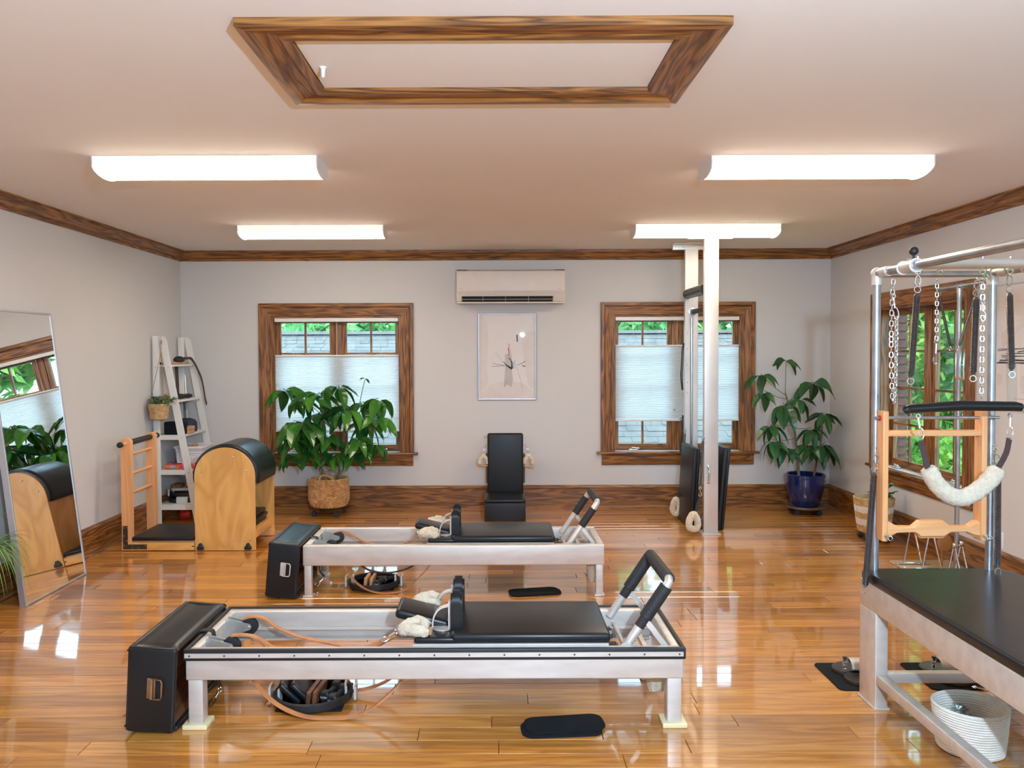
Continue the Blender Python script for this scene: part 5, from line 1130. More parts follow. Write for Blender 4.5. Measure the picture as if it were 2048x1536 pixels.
part('side_bolt', MB().cyl((0.294, 8.08, 0.10), (0.304, 8.08, 0.10), 0.006), 'chrome', ac)
for s, cx_ in ((-1, -0.125), (1, 0.345)):
    h_ = part('arm_handle', MB().cyl((cx_ - 0.045 * s * 0 - 0.05, 8.47, 0.490), (cx_ + 0.05, 8.47, 0.488 - 0.02 * (s > 0)), 0.0105, n=12), 'tan', ac, label='wooden grip bar')
    part('sheepskin', fleece_tube([(cx_ - 0.042, 8.47, 0.505), (cx_ - 0.038, 8.47, 0.55), (cx_, 8.47, 0.59), (cx_ + 0.038, 8.47, 0.55), (cx_ + 0.042, 8.47, 0.505)], 0.021, 10, 20 + s), 'fleece', h_)
    xs_ = -0.09 if s < 0 else 0.295
    part('arm_spring', MB().coil((xs_ + s * 0.004, 8.512, 0.30), (xs_ + s * 0.004, 8.512, 0.62), 0.009), 'dsteel', ac)
    part('arm_strap', MB().strap([(xs_ + s * 0.006, 8.50, 0.71), (xs_ + s * 0.018, 8.48, 0.685), (cx_ - s * 0.012, 8.475, 0.672)], 0.018, 0.003), 'web', ac)
    part('arm_snap', snap_hook((cx_ - s * 0.01, 8.475, 0.672), (cx_, 8.47, 0.60)), 'chrome', ac)
    part('eye_bolt', MB().torus((xs_ + s * 0.016, 8.505, 0.79), 0.011, 0.003, (0, 1, 0), 12, 6).cyl((xs_, 8.505, 0.79), (xs_ + s * 0.008, 8.505, 0.79), 0.004), 'chrome', ac)

# ------------------------------------------------------------------ air conditioner
au = thing('air_conditioner', 'cream wall-mounted air conditioner above the poster', 'air conditioner', (0.165, 8.62, 2.19))
a0, a1 = -0.400, 0.732
body = [(8.738, 2.195), (8.738, 2.535), (8.56, 2.535), (8.515, 2.52), (8.505, 2.50), (8.50, 2.30), (8.508, 2.285), (8.515, 2.25), (8.53, 2.205), (8.56, 2.190)]
part('body', MB().prism(body, 'X', a0 + 0.004, a1 - 0.004), 'plastic', au)
part('side_cap', MB().prism([(y + (0.001 if y < 8.7 else 0), z) for y, z in body], 'X', a0, a0 + 0.004).prism(body, 'X', a1 - 0.004, a1), 'plastic', au)
part('front_panel', MB().rbox(a0 + 0.006, a1 - 0.006, 8.490, 8.502, 2.305, 2.512, 0.004), 'plastic', au)
part('panel_lip', MB().rbox(a0 + 0.006, a1 - 0.006, 8.497, 8.508, 2.290, 2.300, 0.003), 'plastic', au)
part('top_grille', MB().rbox(a0 + 0.004, a0 + 0.11, 8.50, 8.70, 2.534, 2.538, 0.001).rbox(a1 - 0.11, a1 - 0.004, 8.50, 8.70, 2.534, 2.538, 0.001), 'inkl', au)
vt = part('air_outlet', MB().add([(-0.348, 8.505, 2.256), (0.608, 8.505, 2.256), (0.608, 8.532, 2.198), (-0.348, 8.532, 2.198)], [(0, 1, 2, 3)]).box(-0.348, 0.608, 8.506, 8.52, 2.25, 2.256), 'dark', au, label='dark air outlet slot')
part('louvre', MB().obox((0.13, 8.508, 2.224), (0.956, 0.004, 0.006), (0.4, 0, 0)), 'grey', vt)
for x in (-0.345, -0.125, 0.11, 0.35, 0.603): part('fin', MB().obox((x, 8.510, 2.227), (0.004, 0.006, 0.055), (0.43, 0, 0)), 'grey', vt)
part('lower_lip', MB().rbox(a0 + 0.004, a1 - 0.004, 8.528, 8.56, 2.183, 2.199, 0.004), 'plastic', au)
mk = MB()
for i, x in enumerate((0.645, 0.66, 0.675, 0.69)): mk.obox((x, 8.5125, 2.238), (0.005, 0.002, 0.004))
mk.obox((0.712, 8.5125, 2.235), (0.02, 0.002, 0.005))
part('control_marks', mk, 'inkg', au, kind='stuff')
mk = MB(); q = random.Random(4)
for i in range(7): mk.obox((-0.366 + i * 0.0052, 8.4896, 2.330), (0.0036, 0.001, 0.007 if i % 3 else 0.009))
for i in range(6): mk.obox((0.655 + i * 0.006, 8.4896, 2.333 + 0.001 * (i % 2)), (0.004, 0.001, 0.008))
part('badge', mk, 'inkg', au, kind='stuff')

# ------------------------------------------------------------------ posters
def ink(t, polys, mat, name, f, z=0.0):
    m = MB()
    for p in polys: m.add([f(u, v, z) for u, v in p], [tuple(range(len(p)))])
    return part(name, m, mat, t, sharp=0)
def stroke(pts, w0, w1=None):
    pts = [Vector((p[0], p[1])) for p in pts]; n = len(pts); w1 = w0 if w1 is None else w1; L, R = [], []
    for i, p in enumerate(pts):
        d = (pts[min(i + 1, n - 1)] - pts[max(i - 1, 0)]).normalized(); nn = Vector((-d.y, d.x)); ww = (w0 + (w1 - w0) * i / (n - 1)) / 2
        L.append(p + nn * ww); R.append(p - nn * ww)
    return [tuple(x) for x in L] + [tuple(x) for x in R[::-1]]
po = thing('framed_poster', 'pale abstract ink poster in a thin silver frame on the back wall', 'poster', (0.127, 8.735, 1.16), 'framed posters')
px0, px1, pz0, pz1 = -0.185, 0.440, 1.162, 2.092
PF = [(-0.012, 0), (-0.012, 0.014), (0, 0.016), (0.004, 0.012), (0.004, 0)]
yw = 8.7385
for A, B, T, mm in (((px0 + .004, yw, pz0 + .004), (px1 - .004, yw, pz0 + .004), (0, 0, -1), 1), ((px0 + .004, yw, pz1 - .004), (px1 - .004, yw, pz1 - .004), (0, 0, 1), 1), ((px0 + .004, yw, pz0 + .004), (px0 + .004, yw, pz1 - .004), (-1, 0, 0), 1), ((px1 - .004, yw, pz0 + .004), (px1 - .004, yw, pz1 - .004), (1, 0, 0), 1)):
    part('frame_rail', MB().mitre(A, B, T, (0, -1, 0), PF, mm, mm), 'mframe', po)
part('print', MB().box(px0 + .006, px1 - .006, yw - 0.005, yw - 0.001, pz0 + .006, pz1 - .006), 'paper', po)
W_, H_ = px1 - px0, pz1 - pz0
F = lambda u, v, z=0: (px0 + u * W_, yw - 0.0056 - z, pz1 - v * H_)
ink(po, [[(0.06, 0.02), (0.17, 0.12), (0.185, 0.35), (0.15, 0.60), (0.18, 0.80), (0.05, 0.95), (0.03, 0.95), (0.03, 0.05)], [(0.75, 0.23), (0.97, 0.21), (0.97, 0.90), (0.87, 0.84), (0.80, 0.62), (0.76, 0.42)], [(0.03, 0.97), (0.20, 0.83), (0.45, 0.78), (0.75, 0.80), (0.97, 0.92), (0.97, 0.975), (0.03, 0.975)]], 'inkl', 'pale_shapes', F, 0.0002)
ink(po, [[(0.46, 0.48), (0.54, 0.46), (0.57, 0.60), (0.60, 0.76), (0.58, 0.86), (0.50, 0.82), (0.44, 0.86), (0.46, 0.70), (0.47, 0.58)]], 'inkg', 'grey_shape', F, 0.0004)
ink(po, [stroke([(0.53, 0.35), (0.54, 0.42), (0.57, 0.50), (0.59, 0.60)], 0.035, 0.012)], 'inkp', 'pink_stroke', F, 0.0006)
ink(po, [[(0.59, 0.56), (0.64, 0.54), (0.645, 0.64), (0.59, 0.64)]], 'inkb', 'blue_patch', F, 0.0006)
ink(po, [stroke([(0.435, 0.555), (0.48, 0.595), (0.53, 0.62), (0.585, 0.64)], 0.006, 0.03), stroke([(0.585, 0.64), (0.58, 0.57), (0.555, 0.53), (0.51, 0.515)], 0.03, 0.004), stroke([(0.25, 0.575), (0.35, 0.595), (0.46, 0.60)], 0.004), stroke([(0.24, 0.615), (0.46, 0.606)], 0.004), stroke([(0.30, 0.45), (0.38, 0.53), (0.45, 0.58)], 0.002), stroke([(0.66, 0.60), (0.74, 0.585), (0.81, 0.555)], 0.003, 0.008), stroke([(0.76, 0.605), (0.81, 0.615)], 0.010), stroke([(0.67, 0.25), (0.675, 0.33)], 0.02), stroke([(0.665, 0.62), (0.72, 0.75), (0.76, 0.86)], 0.003), stroke([(0.52, 0.40), (0.53, 0.47), (0.565, 0.55)], 0.012, 0.004)], 'ink', 'ink_strokes', F, 0.0009)
part('glazing', MB().add([F(0.01, 0.01, 0.004), F(0.99, 0.01, 0.004), F(0.99, 0.99, 0.004), F(0.01, 0.99, 0.004)], [(0, 1, 2, 3)]), 'pglass', po, sharp=0)

pr_ = thing('framed_poster', 'pale poster with black scratchy lines on the right wall behind the trapeze table', 'poster', (3.585, 5.45, 1.25), 'framed posters')
qy0, qy1, qz0, qz1 = 5.87, 4.99, 1.265, 2.125; xw = 3.5885
F2 = lambda u, v, z=0: (xw - 0.0056 - z, qy0 + (qy1 - qy0) * u, qz1 + (qz0 - qz1) * v)
part('print', MB().box(xw - 0.005, xw - 0.001, qy1, qy0, qz0, qz1), 'paper', pr_)
for (a, b, c, d) in ((qy1 - .008, qy0 + .008, qz1, qz1 + .008), (qy1 - .008, qy0 + .008, qz0 - .008, qz0), (qy0, qy0 + .008, qz0, qz1), (qy1 - .008, qy1, qz0, qz1)):
    part('frame_rail', MB().box(xw - 0.014, xw, a, b, c, d), 'mframe', pr_)
ink(pr_, [[(0.22, 0.02), (0.52, 0.02), (0.55, 0.28), (0.35, 0.36), (0.12, 0.52), (0.10, 0.40), (0.26, 0.30)], [(0.05, 0.72), (0.12, 0.73), (0.13, 0.80), (0.06, 0.83)]], 'inkl', 'pale_shapes', F2, 0.0002)
q = random.Random(8); st_ = []
for i in range(9): st_.append(stroke([(0.06 + 0.25 * q.random() * (i > 1), 0.52 + 0.12 * i / 9), (0.4, 0.50 + 0.14 * i / 9 + 0.02 * q.random()), (0.8, 0.47 + 0.18 * i / 9)], 0.004 + 0.006 * q.random()))
st_.append(stroke([(0.05, 0.635), (0.4, 0.632), (0.9, 0.64)], 0.010)); st_.append(stroke([(0.28, 0.92), (0.9, 0.92)], 0.002))
ink(pr_, st_, 'ink', 'ink_strokes', F2, 0.0009)
ink(pr_, [stroke([(0.36, 0.74 + 0.016 * i), (0.36 + 0.2 + 0.08 * q.random(), 0.74 + 0.016 * i)], 0.004) for i in range(9)], 'inkg', 'text_lines', F2, 0.0007)
part('glazing', MB().add([F2(0, 0, 0.004), F2(1, 0, 0.004), F2(1, 1, 0.004), F2(0, 1, 0.004)], [(0, 1, 2, 3)]), 'pglass', pr_, sharp=0)
wo = thing('wall_outlet', 'white outlet plate low on the right wall', 'outlet', (3.586, 5.76, 0.32))
part('plate', MB().rbox(3.582, 3.5895, 5.725, 5.797, 0.262, 0.38, 0.003), 'white', wo)
for z in (0.30, 0.342): part('socket', MB().rbox(3.5795, 3.583, 5.745, 5.777, z - 0.014, z + 0.014, 0.002), 'wplastic', wo)

# ------------------------------------------------------------------ floor-to-ceiling tower
tw = thing('pilates_tower', 'floor-to-ceiling twin column metal pilates tower in front of the right window', 'tower', (1.97, 7.85, 0))
cx0, cx1 = 1.903, 2.033; fy0, fy1 = 7.42, 7.475; ry0_, ry1_ = 8.225, 8.28
fc = part('column', MB().rbox(cx0, cx1, fy0, fy1, 0.006, 2.70, 0.004), 'alu2', tw)
# rear column with a long guide slot on its front
rc = MB().box(cx0 + 0.012, cx1 + 0.012, ry0_ + 0.02, ry1_, 0.006, 2.70).box(cx0 + 0.012, cx0 + 0.062, ry0_, ry0_ + 0.02, 0.006, 2.02).box(cx0 + 0.092, cx1 + 0.012, ry0_, ry0_ + 0.02, 0.006, 2.02).box(cx0 + 0.012, cx1 + 0.012, ry0_, ry0_ + 0.02, 2.02, 2.70)
rcol = part('column', rc, 'alu2', tw)
part('guide_rod', MB().cyl((cx0 + 0.077, ry0_ + 0.008, 0.05), (cx0 + 0.077, ry0_ + 0.008, 2.01), 0.007), 'chrome', rcol)
for z in (1.86, 1.70, 1.54, 1.36, 1.255): part('peg', MB().cyl((cx0 + 0.034, ry0_ + 0.001, z), (cx0 + 0.034, ry0_ - 0.008, z), 0.006, n=8), 'steel', rcol)
part('ceiling_plate', MB().rbox(1.752, 2.158, fy0 + 0.004, fy0 + 0.05, 2.69, 2.745, 0.003).box(1.752, 2.158, fy0 + 0.004, fy0 + 0.16, 2.748, 2.759), 'alu2', tw)
part('ceiling_plate', MB().rbox(1.79, 2.19, ry0_ + 0.004, ry0_ + 0.05, 2.695, 2.75, 0.003).box(1.79, 2.19, ry0_ - 0.05, ry0_ + 0.05, 2.75, 2.759), 'alu2', tw)
for pl_x, yy in ((1.77, fy0), (1.80, fy0), (1.84, fy0), (2.06, fy0), (2.10, fy0), (2.14, fy0), (1.81, ry0_), (1.85, ry0_), (1.89, ry0_)):
    part('screw', MB().lathe([(0.005, 0), (0.003, 0.002)], (pl_x, yy + 0.0045, 2.72), 8, (0, -1, 0)), 'steel', tw)
part('base_plate', MB().rbox(1.882, 2.052, 7.385, 7.72, 0.0, 0.010, 0.003), 'alu2', tw)
part('base_plate', MB().rbox(1.89, 2.06, 8.02, 8.32, 0.0, 0.010, 0.003), 'alu2', tw)
gv = MB()
for i in range(9): gv.box(1.91 + i * 0.0145, 1.916 + i * 0.0145, 7.392, 7.416, 0.0098, 0.0125)
part('grip_ridges', gv, 'steel', tw, kind='stuff')
part('handle', MB().rbox(1.927, 1.955, 7.412, 7.4205, 0.615, 0.635, 0.002).rbox(1.927, 1.955, 7.412, 7.4205, 0.462, 0.482, 0.002).tube(smooth_path([(1.941, 7.416, 0.628), (1.941, 7.392, 0.60), (1.943, 7.385, 0.55), (1.941, 7.392, 0.495), (1.941, 7.416, 0.468)], 5), 0.008, 10), 'chrome', fc, label='chrome pull handle')
part('padded_bar', MB().tube([(1.925, 8.19, 2.245), (1.925, 8.17, 2.245), (1.93, 7.53, 2.245), (1.93, 7.50, 2.245)], [0.025, 0.048, 0.050, 0.05], 16), 'vinyl', tw, label='black padded guillotine bar')
part('padded_bar', MB().cyl((1.995, 8.19, 2.072), (1.99, 7.50, 2.072), 0.024, n=14), 'foam', tw, label='thin black foam bar')
part('flange', MB().lathe([(0.042, 0), (0.042, 0.006), (0.03, 0.008), (0.026, 0.02)], (1.99, ry0_, 2.072), 20, (0, -1, 0)), 'steel', tw)
# padded boards leaning on the tower
def lean_board(label, x, lean, y0, y1, h, z=0.001):
    t = thing('padded_board', label, 'board', (x, y0, z), 'padded boards at the tower', (0, lean, 0))
    part('cushion', MB().rbox(-0.038, 0, 0, y1 - y0, 0, h, 0.014, 3), 'vinylm', t, local=True); part('backing_board', MB().rbox(0.0005, 0.028, 0.004, y1 - y0 - 0.004, 0.004, h - 0.004, 0.008), 'vinyl', t, local=True)
lean_board('black padded board leaning on the left side of the metal tower', 1.853, 0.055, 7.61, 8.13, 0.765)
lean_board('black padded board standing on the right side of the metal tower', 2.098, 0.085, 7.56, 8.14, 0.775)
single('black_step', MB().rbox(1.905, 2.035, 7.56, 7.80, 0.0115, 0.10, 0.01), 'vinylm', 'small black block between the tower columns', 'block', (1.97, 7.68, 0.0115))
# springs with sheepskin loops hanging on the tower
def loop_spring(label, top, bot, c, seed, R=(0.052, 0.075), ax=(0.35, 1, 0.0)):
    t = spring('tower_spring', label, top, bot, 0.0135, 'spring', 'springs on the tower')
    lo = V(c); ax = V(ax).normalized(); u = V(0, 0, 1).cross(ax).normalized()
    hk = V(bot) + V(-0.004, 0, -0.035); topl = lo + V(0.02, 0, R[1] + 0.02)
    part('snap_hook', snap_hook(V(bot) - V(0, 0, 0.012), hk - V(0, 0, 0.06)), 'chrome', t)
    part('webbing', MB().strap([hk - V(0, 0, 0.055), topl], 0.026, 0.004, u), 'web', t)
    ring = [lo + u * (R[0] * math.sin(a) * (0.86 - 0.34 * math.cos(a))) + V(0, 0, R[1] * math.cos(a)) for a in [2 * PI * k / 12 for k in range(12)]]
    lp = part('sheepskin_loop', fleece_tube(ring, 0.031, 14, seed, closed=True, k=4, amp=0.06), 'fleece', t, label='cream sheepskin loop')
loop_spring('long dark spring with sheepskin loop at the rear column of the tower', (1.900, 8.165, 0.86), (1.874, 8.165, 0.445), (1.80, 8.10, 0.125), 31, (0.038, 0.07))
loop_spring('long dark spring with sheepskin loop beside the front column of the tower', (1.888, 7.40, 0.865), (1.865, 7.40, 0.445), (1.795, 7.37, 0.125), 32, (0.046, 0.068), (-0.1, 1, 0))
part('eye_bolt', MB().cyl((1.905, 7.44, 0.885), (1.888, 7.40, 0.888), 0.004).torus((1.888, 7.40, 0.885), 0.01, 0.003, (0, 1, 0), 10, 6), 'steel', tw)
part('eye_bolt', MB().cyl((1.915, 8.235, 0.90), (1.90, 8.165, 0.89), 0.004).torus((1.90, 8.165, 0.885), 0.01, 0.003, (0, 1, 0), 10, 6), 'steel', tw)
hs = thing('hanging_strap', 'black strap with wire triangle hanging beside the rear column of the tower', 'strap', (1.882, 8.20, 1.76))
part('strap', MB().strap(smooth_path([(1.895, 8.2, 1.757), (1.882, 8.2, 1.70), (1.874, 8.2, 1.55), (1.868, 8.2, 1.42), (1.880, 8.2, 1.285)], 4), 0.006, 0.012, (0, 1, 0)).strap(smooth_path([(1.897, 8.19, 1.757), (1.892, 8.19, 1.70), (1.886, 8.19, 1.55), (1.880, 8.19, 1.42), (1.886, 8.19, 1.285)], 4), 0.006, 0.008, (0, 1, 0)), 'web', hs)
part('wire_triangle', MB().tube([(1.882, 8.2, 1.155), (1.800, 8.2, 1.085), (1.882, 8.2, 1.035)], 0.003, 6, closed=True).cyl((1.883, 8.2, 1.285), (1.883, 8.2, 1.16), 0.002, n=6).ball((1.800, 8.2, 1.085), 0.011, 8), 'steel', hs)
part('lower_strap', MB().strap([(1.888, 8.2, 1.03), (1.885, 8.2, 0.90), (1.868, 8.2, 0.76), (1.865, 8.2, 0.66)], 0.03, 0.012, (0, 1, 0)).torus((1.874, 8.2, 0.99), 0.014, 0.003, (0, 1, 0), 12, 6), 'web', hs)

# ------------------------------------------------------------------ trapeze table
cd = thing('trapeze_table', 'metal trapeze table with black mat and tall pipe frame at the right', 'exercise table', (2.1, 2.8, 0))
tx0, tx1, ty0, ty1 = 1.755, 2.445, 1.55, 3.905
for xx in (tx0, tx1 - 0.06):
    part('side_rail', MB().rbox(xx, xx + 0.06, ty0, ty1, 0.448, 0.575, 0.006), 'alu', cd)
    part('lower_rail', MB().rbox(xx + 0.004, xx + 0.050, ty0 + 0.1, ty1 - 0.17, 0.118, 0.165, 0.004), 'alu', cd)
    for yy in (ty0, ty1 - 0.165):
        lg = part('leg', MB().rbox(xx, xx + 0.06, yy, yy + 0.165, 0.008, 0.449, 0.005), 'alu', cd)
        part('foot_plate', MB().rbox(xx - 0.006, xx + 0.066, yy - 0.008, yy + 0.173, 0, 0.010, 0.002), 'alu', lg)
for yy in (ty0, ty1 - 0.05): part('end_rail', MB().rbox(tx0 + 0.058, tx1 - 0.058, yy, yy + 0.05, 0.448, 0.572, 0.005), 'alu', cd)
part('cross_rail', MB().rbox(tx0 + 0.055, tx1 - 0.055, 3.82, 3.865, 0.090, 0.137, 0.004), 'alu', cd)
m = MB(); r = 0.09; poly = []
for (sx_, sy_, a0_) in ((1, 1, 0), (-1, 1, PI / 2), (-1, -1, PI), (1, -1, 1.5 * PI)):
    rr_ = r if sx_ > 0 else 0.03
    cx_ = (tx0 + tx1) / 2 + sx_ * ((tx1 - tx0) / 2 + 0.004 - rr_); cy_ = (ty0 + ty1) / 2 + sy_ * ((ty1 - ty0) / 2 - 0.005 - rr_)
    for k in range(7): a = a0_ + k * PI / 12; poly.append((cx_ + rr_ * math.cos(a), cy_ + rr_ * math.sin(a)))
nP = len(poly); cxm, cym = (tx0 + tx1) / 2, (ty0 + ty1) / 2; vs = []; fs = []; lay = [(0.576, 0.988), (0.582, 1.0), (0.606, 1.0), (0.616, 0.992), (0.621, 0.97), (0.6225, 0.9)]
for z, s in lay:
    for x, y_ in poly:
        vs.append((x + (cxm - x) * (1 - s) * 0.6, y_ + (cym - y_) * (1 - s) * 0.35, z))
for i in range(len(lay) - 1): fs += [(i * nP + j, i * nP + (j + 1) % nP, (i + 1) * nP + (j + 1) % nP, (i + 1) * nP + j) for j in range(nP)]
fs += [tuple(range(nP))[::-1], tuple((len(lay) - 1) * nP + j for j in range(nP))]
part('mat', MB().add(vs, fs), 'vinyl', cd, label='black vinyl mat')
PR = 0.0185; pzt = 2.03
posts = [(1.803, 3.86), (2.350, 3.86), (1.803, 1.62), (2.350, 1.62)]
for (x, y_) in posts:
    p_ = part('post', MB().cyl((x, y_, 0.60), (x, y_, pzt - 0.02), PR, n=18), 'steel', cd)
    part('elbow', MB().cyl((x, y_, pzt - 0.055), (x, y_, pzt - 0.012), PR + 0.006, n=18).ball((x, y_, pzt), PR + 0.009, 10), 'alu', p_)
for x in (1.803, 2.350): part('top_pipe', MB().cyl((x, 3.86, pzt), (x, 1.62, pzt), PR, n=18), 'steel', cd)
for y_ in (3.86, 1.62): part('cross_pipe', MB().cyl((1.803, y_, pzt - 0.004), (2.350, y_, pzt - 0.004), PR * 0.8, n=16), 'steel', cd)
# sliding cross bar
ys_ = 3.555
sl = part('sliding_bar', MB().cyl((1.795, ys_, pzt + 0.012), (2.42, ys_, pzt + 0.012), 0.0225, n=20), 'alu', cd)
for x in (1.803, 2.350):
    part('slide_collar', MB().cyl((x, ys_ + 0.055, pzt), (x, ys_ - 0.055, pzt), PR + 0.008, n=18), 'alu', sl)
    part('end_collar', MB().cyl((x, 3.80, pzt), (x, 3.74, pzt), PR + 0.005, n=18), 'alu', cd)
    part('locking_ring', MB().torus((x, ys_ - 0.056, pzt), PR + 0.009, 0.004, (0, 1, 0), 20, 6).torus((x, ys_ + 0.056, pzt), PR + 0.009, 0.004, (0, 1, 0), 20, 6), 'white', sl)
for x in (1.83, 2.365): part('ball_knob', MB().cyl((x, ys_ + 0.02, pzt + 0.03), (x, ys_ + 0.02, pzt + 0.052), 0.005).ball((x, ys_ + 0.02, pzt + 0.070), 0.0195, 12), 'rubber', sl, label='black ball knob')
for x in (1.838, 1.935, 2.12, 2.24): part('eye_bolt', MB().torus((x, ys_, pzt - 0.022), 0.012, 0.003, (0, 1, 0.3), 12, 6).cyl((x, ys_, pzt + 0.03), (x, ys_, pzt + 0.044), 0.005, n=8), 'chrome', sl)
for z, s in ((1.345, -1), (1.345, 1)): part('hinge_bolt', MB().cyl((1.803 if s < 0 else 2.35, 3.842, z), (1.803 if s < 0 else 2.35, 3.82, z), 0.007, n=8), 'steel', cd)
for (x, z) in ((1.80, 1.205), (2.352, 1.205)): part('eye_bolt', MB().torus((x, 3.83, z), 0.012, 0.003, (1, 0, 0), 12, 6).cyl((x, 3.845, z), (x, 3.838, z), 0.004, n=8), 'chrome', cd)

# push-through frame hanging between the far posts
pt = thing('push_through_bar', 'beech push-through frame with shaped handle between the far posts', 'push bar', (2.06, 3.79, 0.78))
for (a, b) in ((1.797, 1.8235), (2.2565, 2.282)):
    part('upright', MB().rbox(a, b, 3.77, 3.835, 0.778, 1.385, 0.004), 'beechZ', pt)
part('rod', MB().cyl((1.772, 3.80, 1.352), (2.352, 3.80, 1.352), 0.0075, n=12), 'steel', pt)
part('cross_board', MB().rbox(1.823, 2.257, 3.775, 3.83, 1.268, 1.293, 0.003), 'beechX', pt)
for x in (1.793, 2.287): part('washer', MB().cyl((x - 0.005, 3.80, 1.352), (x + 0.005, 3.80, 1.352), 0.012, n=12), 'red', pt)
hp = [(1.869, 0.795), (1.885, 0.795), (1.915, 0.815), (1.99, 0.818), (2.005, 0.806), (2.015, 0.790), (2.115, 0.790), (2.13, 0.806), (2.148, 0.818), (2.215, 0.818), (2.245, 0.798), (2.27, 0.793)]
hpt = [(2.27, 0.868), (2.25, 0.866), (2.225, 0.845), (2.148, 0.846), (2.13, 0.858), (2.115, 0.872), (2.015, 0.872), (2.0, 0.858), (1.985, 0.844), (1.915, 0.846), (1.885, 0.866), (1.869, 0.868)]
m = MB(); pts = [(1.823 + (x - 1.869) / 0.401 * 0.434, z) for x, z in hp + hpt]
def inset(ps, k):
    zc = 0.832; return [(x, zc + (z - zc) * k) for x, z in ps]
for (ya, yb_, k0, k1) in ((3.778, 3.787, 0.72, 0.95), (3.787, 3.818, 1.0, 1.0), (3.818, 3.827, 0.95, 0.72)):
    A_, B_ = inset(pts, k0), inset(pts, k1); n = len(pts)
    m.add([(x, ya, z) for x, z in A_] + [(x, yb_, z) for x, z in B_], [(i, (i + 1) % n, n + (i + 1) % n, n + i) for i in range(n)] + [tuple(range(n))[::-1], tuple(range(n, 2 * n))])
part('shaped_handle', m, 'beechX', pt)
for x in (1.812, 2.270): part('eye_screw', MB().cyl((x, 3.77, 0.805), (x, 3.745, 0.805), 0.009, n=10).torus((x + 0.006, 3.738, 0.80), 0.010, 0.003, (0.5, 1, 0), 12, 6), 'chrome', pt)

# padded trapeze bar on two springs
tb = thing('trapeze_bar', 'black padded bar hung from two springs above the trapeze table', 'bar', (2.04, ys_, 1.41), None)
part('padded_bar', MB().tube([(1.775, ys_ - 0.02, 1.405), (1.782, ys_ - 0.02, 1.408), (1.80, ys_ - 0.01, 1.412), (2.03, ys_, 1.424), (2.27, ys_, 1.420), (2.295, ys_, 1.416), (2.302, ys_, 1.414)], [0.010, 0.018, 0.020, 0.0225, 0.021, 0.018, 0.010], 16), 'vinyl', tb)
spring('hanging_spring', 'left long spring in a clear sleeve holding the padded trapeze bar', (1.836, ys_, 1.915), (1.812, ys_, 1.548), 0.0148, 'spring', 'springs on the trapeze table', top=(1.838, ys_, 1.995), sleeve=((1.815, ys_, 1.585), (1.840, ys_, 1.436)))
spring('hanging_spring', 'right long spring in a clear sleeve holding the padded trapeze bar', (2.238, ys_, 1.915), (2.252, ys_, 1.575), 0.0148, 'spring', 'springs on the trapeze table', top=(2.24, ys_, 1.995), sleeve=((2.250, ys_, 1.61), (2.256, ys_, 1.442)))
# sheepskin sling under the bar
fz = thing('fleece_sling', 'cream sheepskin sling hanging below the padded trapeze bar', 'sling', (2.02, ys_, 1.03))
ya_ = ys_ - 0.03
part('fleece', fleece_tube([(1.872, ya_, 1.155), (1.915, ya_, 1.085), (1.965, ya_, 1.040), (2.02, ya_, 1.025), (2.08, ya_, 1.048), (2.135, ya_, 1.095), (2.182, ya_, 1.15)], 0.037, 18, 51, k=7, amp=0.035), 'fleece', fz)
part('webbing', MB().strap(smooth_path([(1.843, ya_, 1.272), (1.857, ya_, 1.22), (1.876, ya_, 1.152)], 3), 0.024, 0.005, (0.9, 0, 0.43)), 'bweb', fz)
part('webbing', MB().strap(smooth_path([(2.226, ya_, 1.282), (2.214, ya_, 1.22), (2.178, ya_, 1.152)], 3), 0.024, 0.005, (0.9, 0, -0.43)), 'bweb', fz)
part('snap_hook', snap_hook((1.838, ya_ + 0.02, 1.39), (1.846, ya_, 1.28)), 'chrome', fz); part('snap_hook', snap_hook((2.243, ya_ + 0.02, 1.39), (2.228, ya_, 1.285)), 'chrome', fz)
# dark spring and chains further back
spring('hanging_spring', 'dark spring hanging free beside the far right post', (2.155, 3.66, 1.905), (2.145, 3.66, 1.555), 0.0155, 'spring', 'springs on the trapeze table', top=(2.16, 3.66, 1.985))
spring('hanging_spring', 'long spring hooked to the far left post, slanting to the floor side', (1.770, 3.80, 1.095), (1.728, 3.79, 0.56), 0.0155, 'spring', 'springs on the trapeze table', top=(1.80, 3.825, 1.192))
spring('hanging_spring', 'long spring hooked to the far right post', (2.362, 3.82, 1.09), (2.366, 3.82, 0.64), 0.0148, 'spring', 'springs on the trapeze table', top=(2.354, 3.825, 1.192))
chain('steel_chain', 'doubled steel chain hanging at the far left of the pipe frame', [(1.852, 3.80, 1.985), (1.846, 3.80, 1.88), (1.845, 3.80, 1.65), (1.852, 3.80, 1.45), (1.862, 3.80, 1.44), (1.868, 3.80, 1.65), (1.868, 3.80, 1.80)], hook=((1.850, 3.80, 1.93), (1.868, 3.80, 1.81)))
chain('steel_chain', 'short steel chain with snap hook hanging inside the pipe frame', [(2.055, 3.80, 1.985), (2.055, 3.80, 1.72)], r=0.0026, lw=0.0062, ll=0.027, hook=((2.055, 3.80, 1.715), (2.05, 3.80, 1.60)))
chain('steel_chain', 'long steel chain hanging beside the far right post', [(2.268, 3.80, 1.985), (2.268, 3.80, 1.45)], hook=((2.262, 3.79, 1.90), (2.262, 3.79, 1.80)))
single('eye_hook', MB().torus((2.135, ys_, 1.985), 0.010, 0.003, (0, 1, 0.2), 12, 6), 'chrome', 'bare steel eye under the sliding bar', 'eye bolt', (2.135, ys_, 1.985))

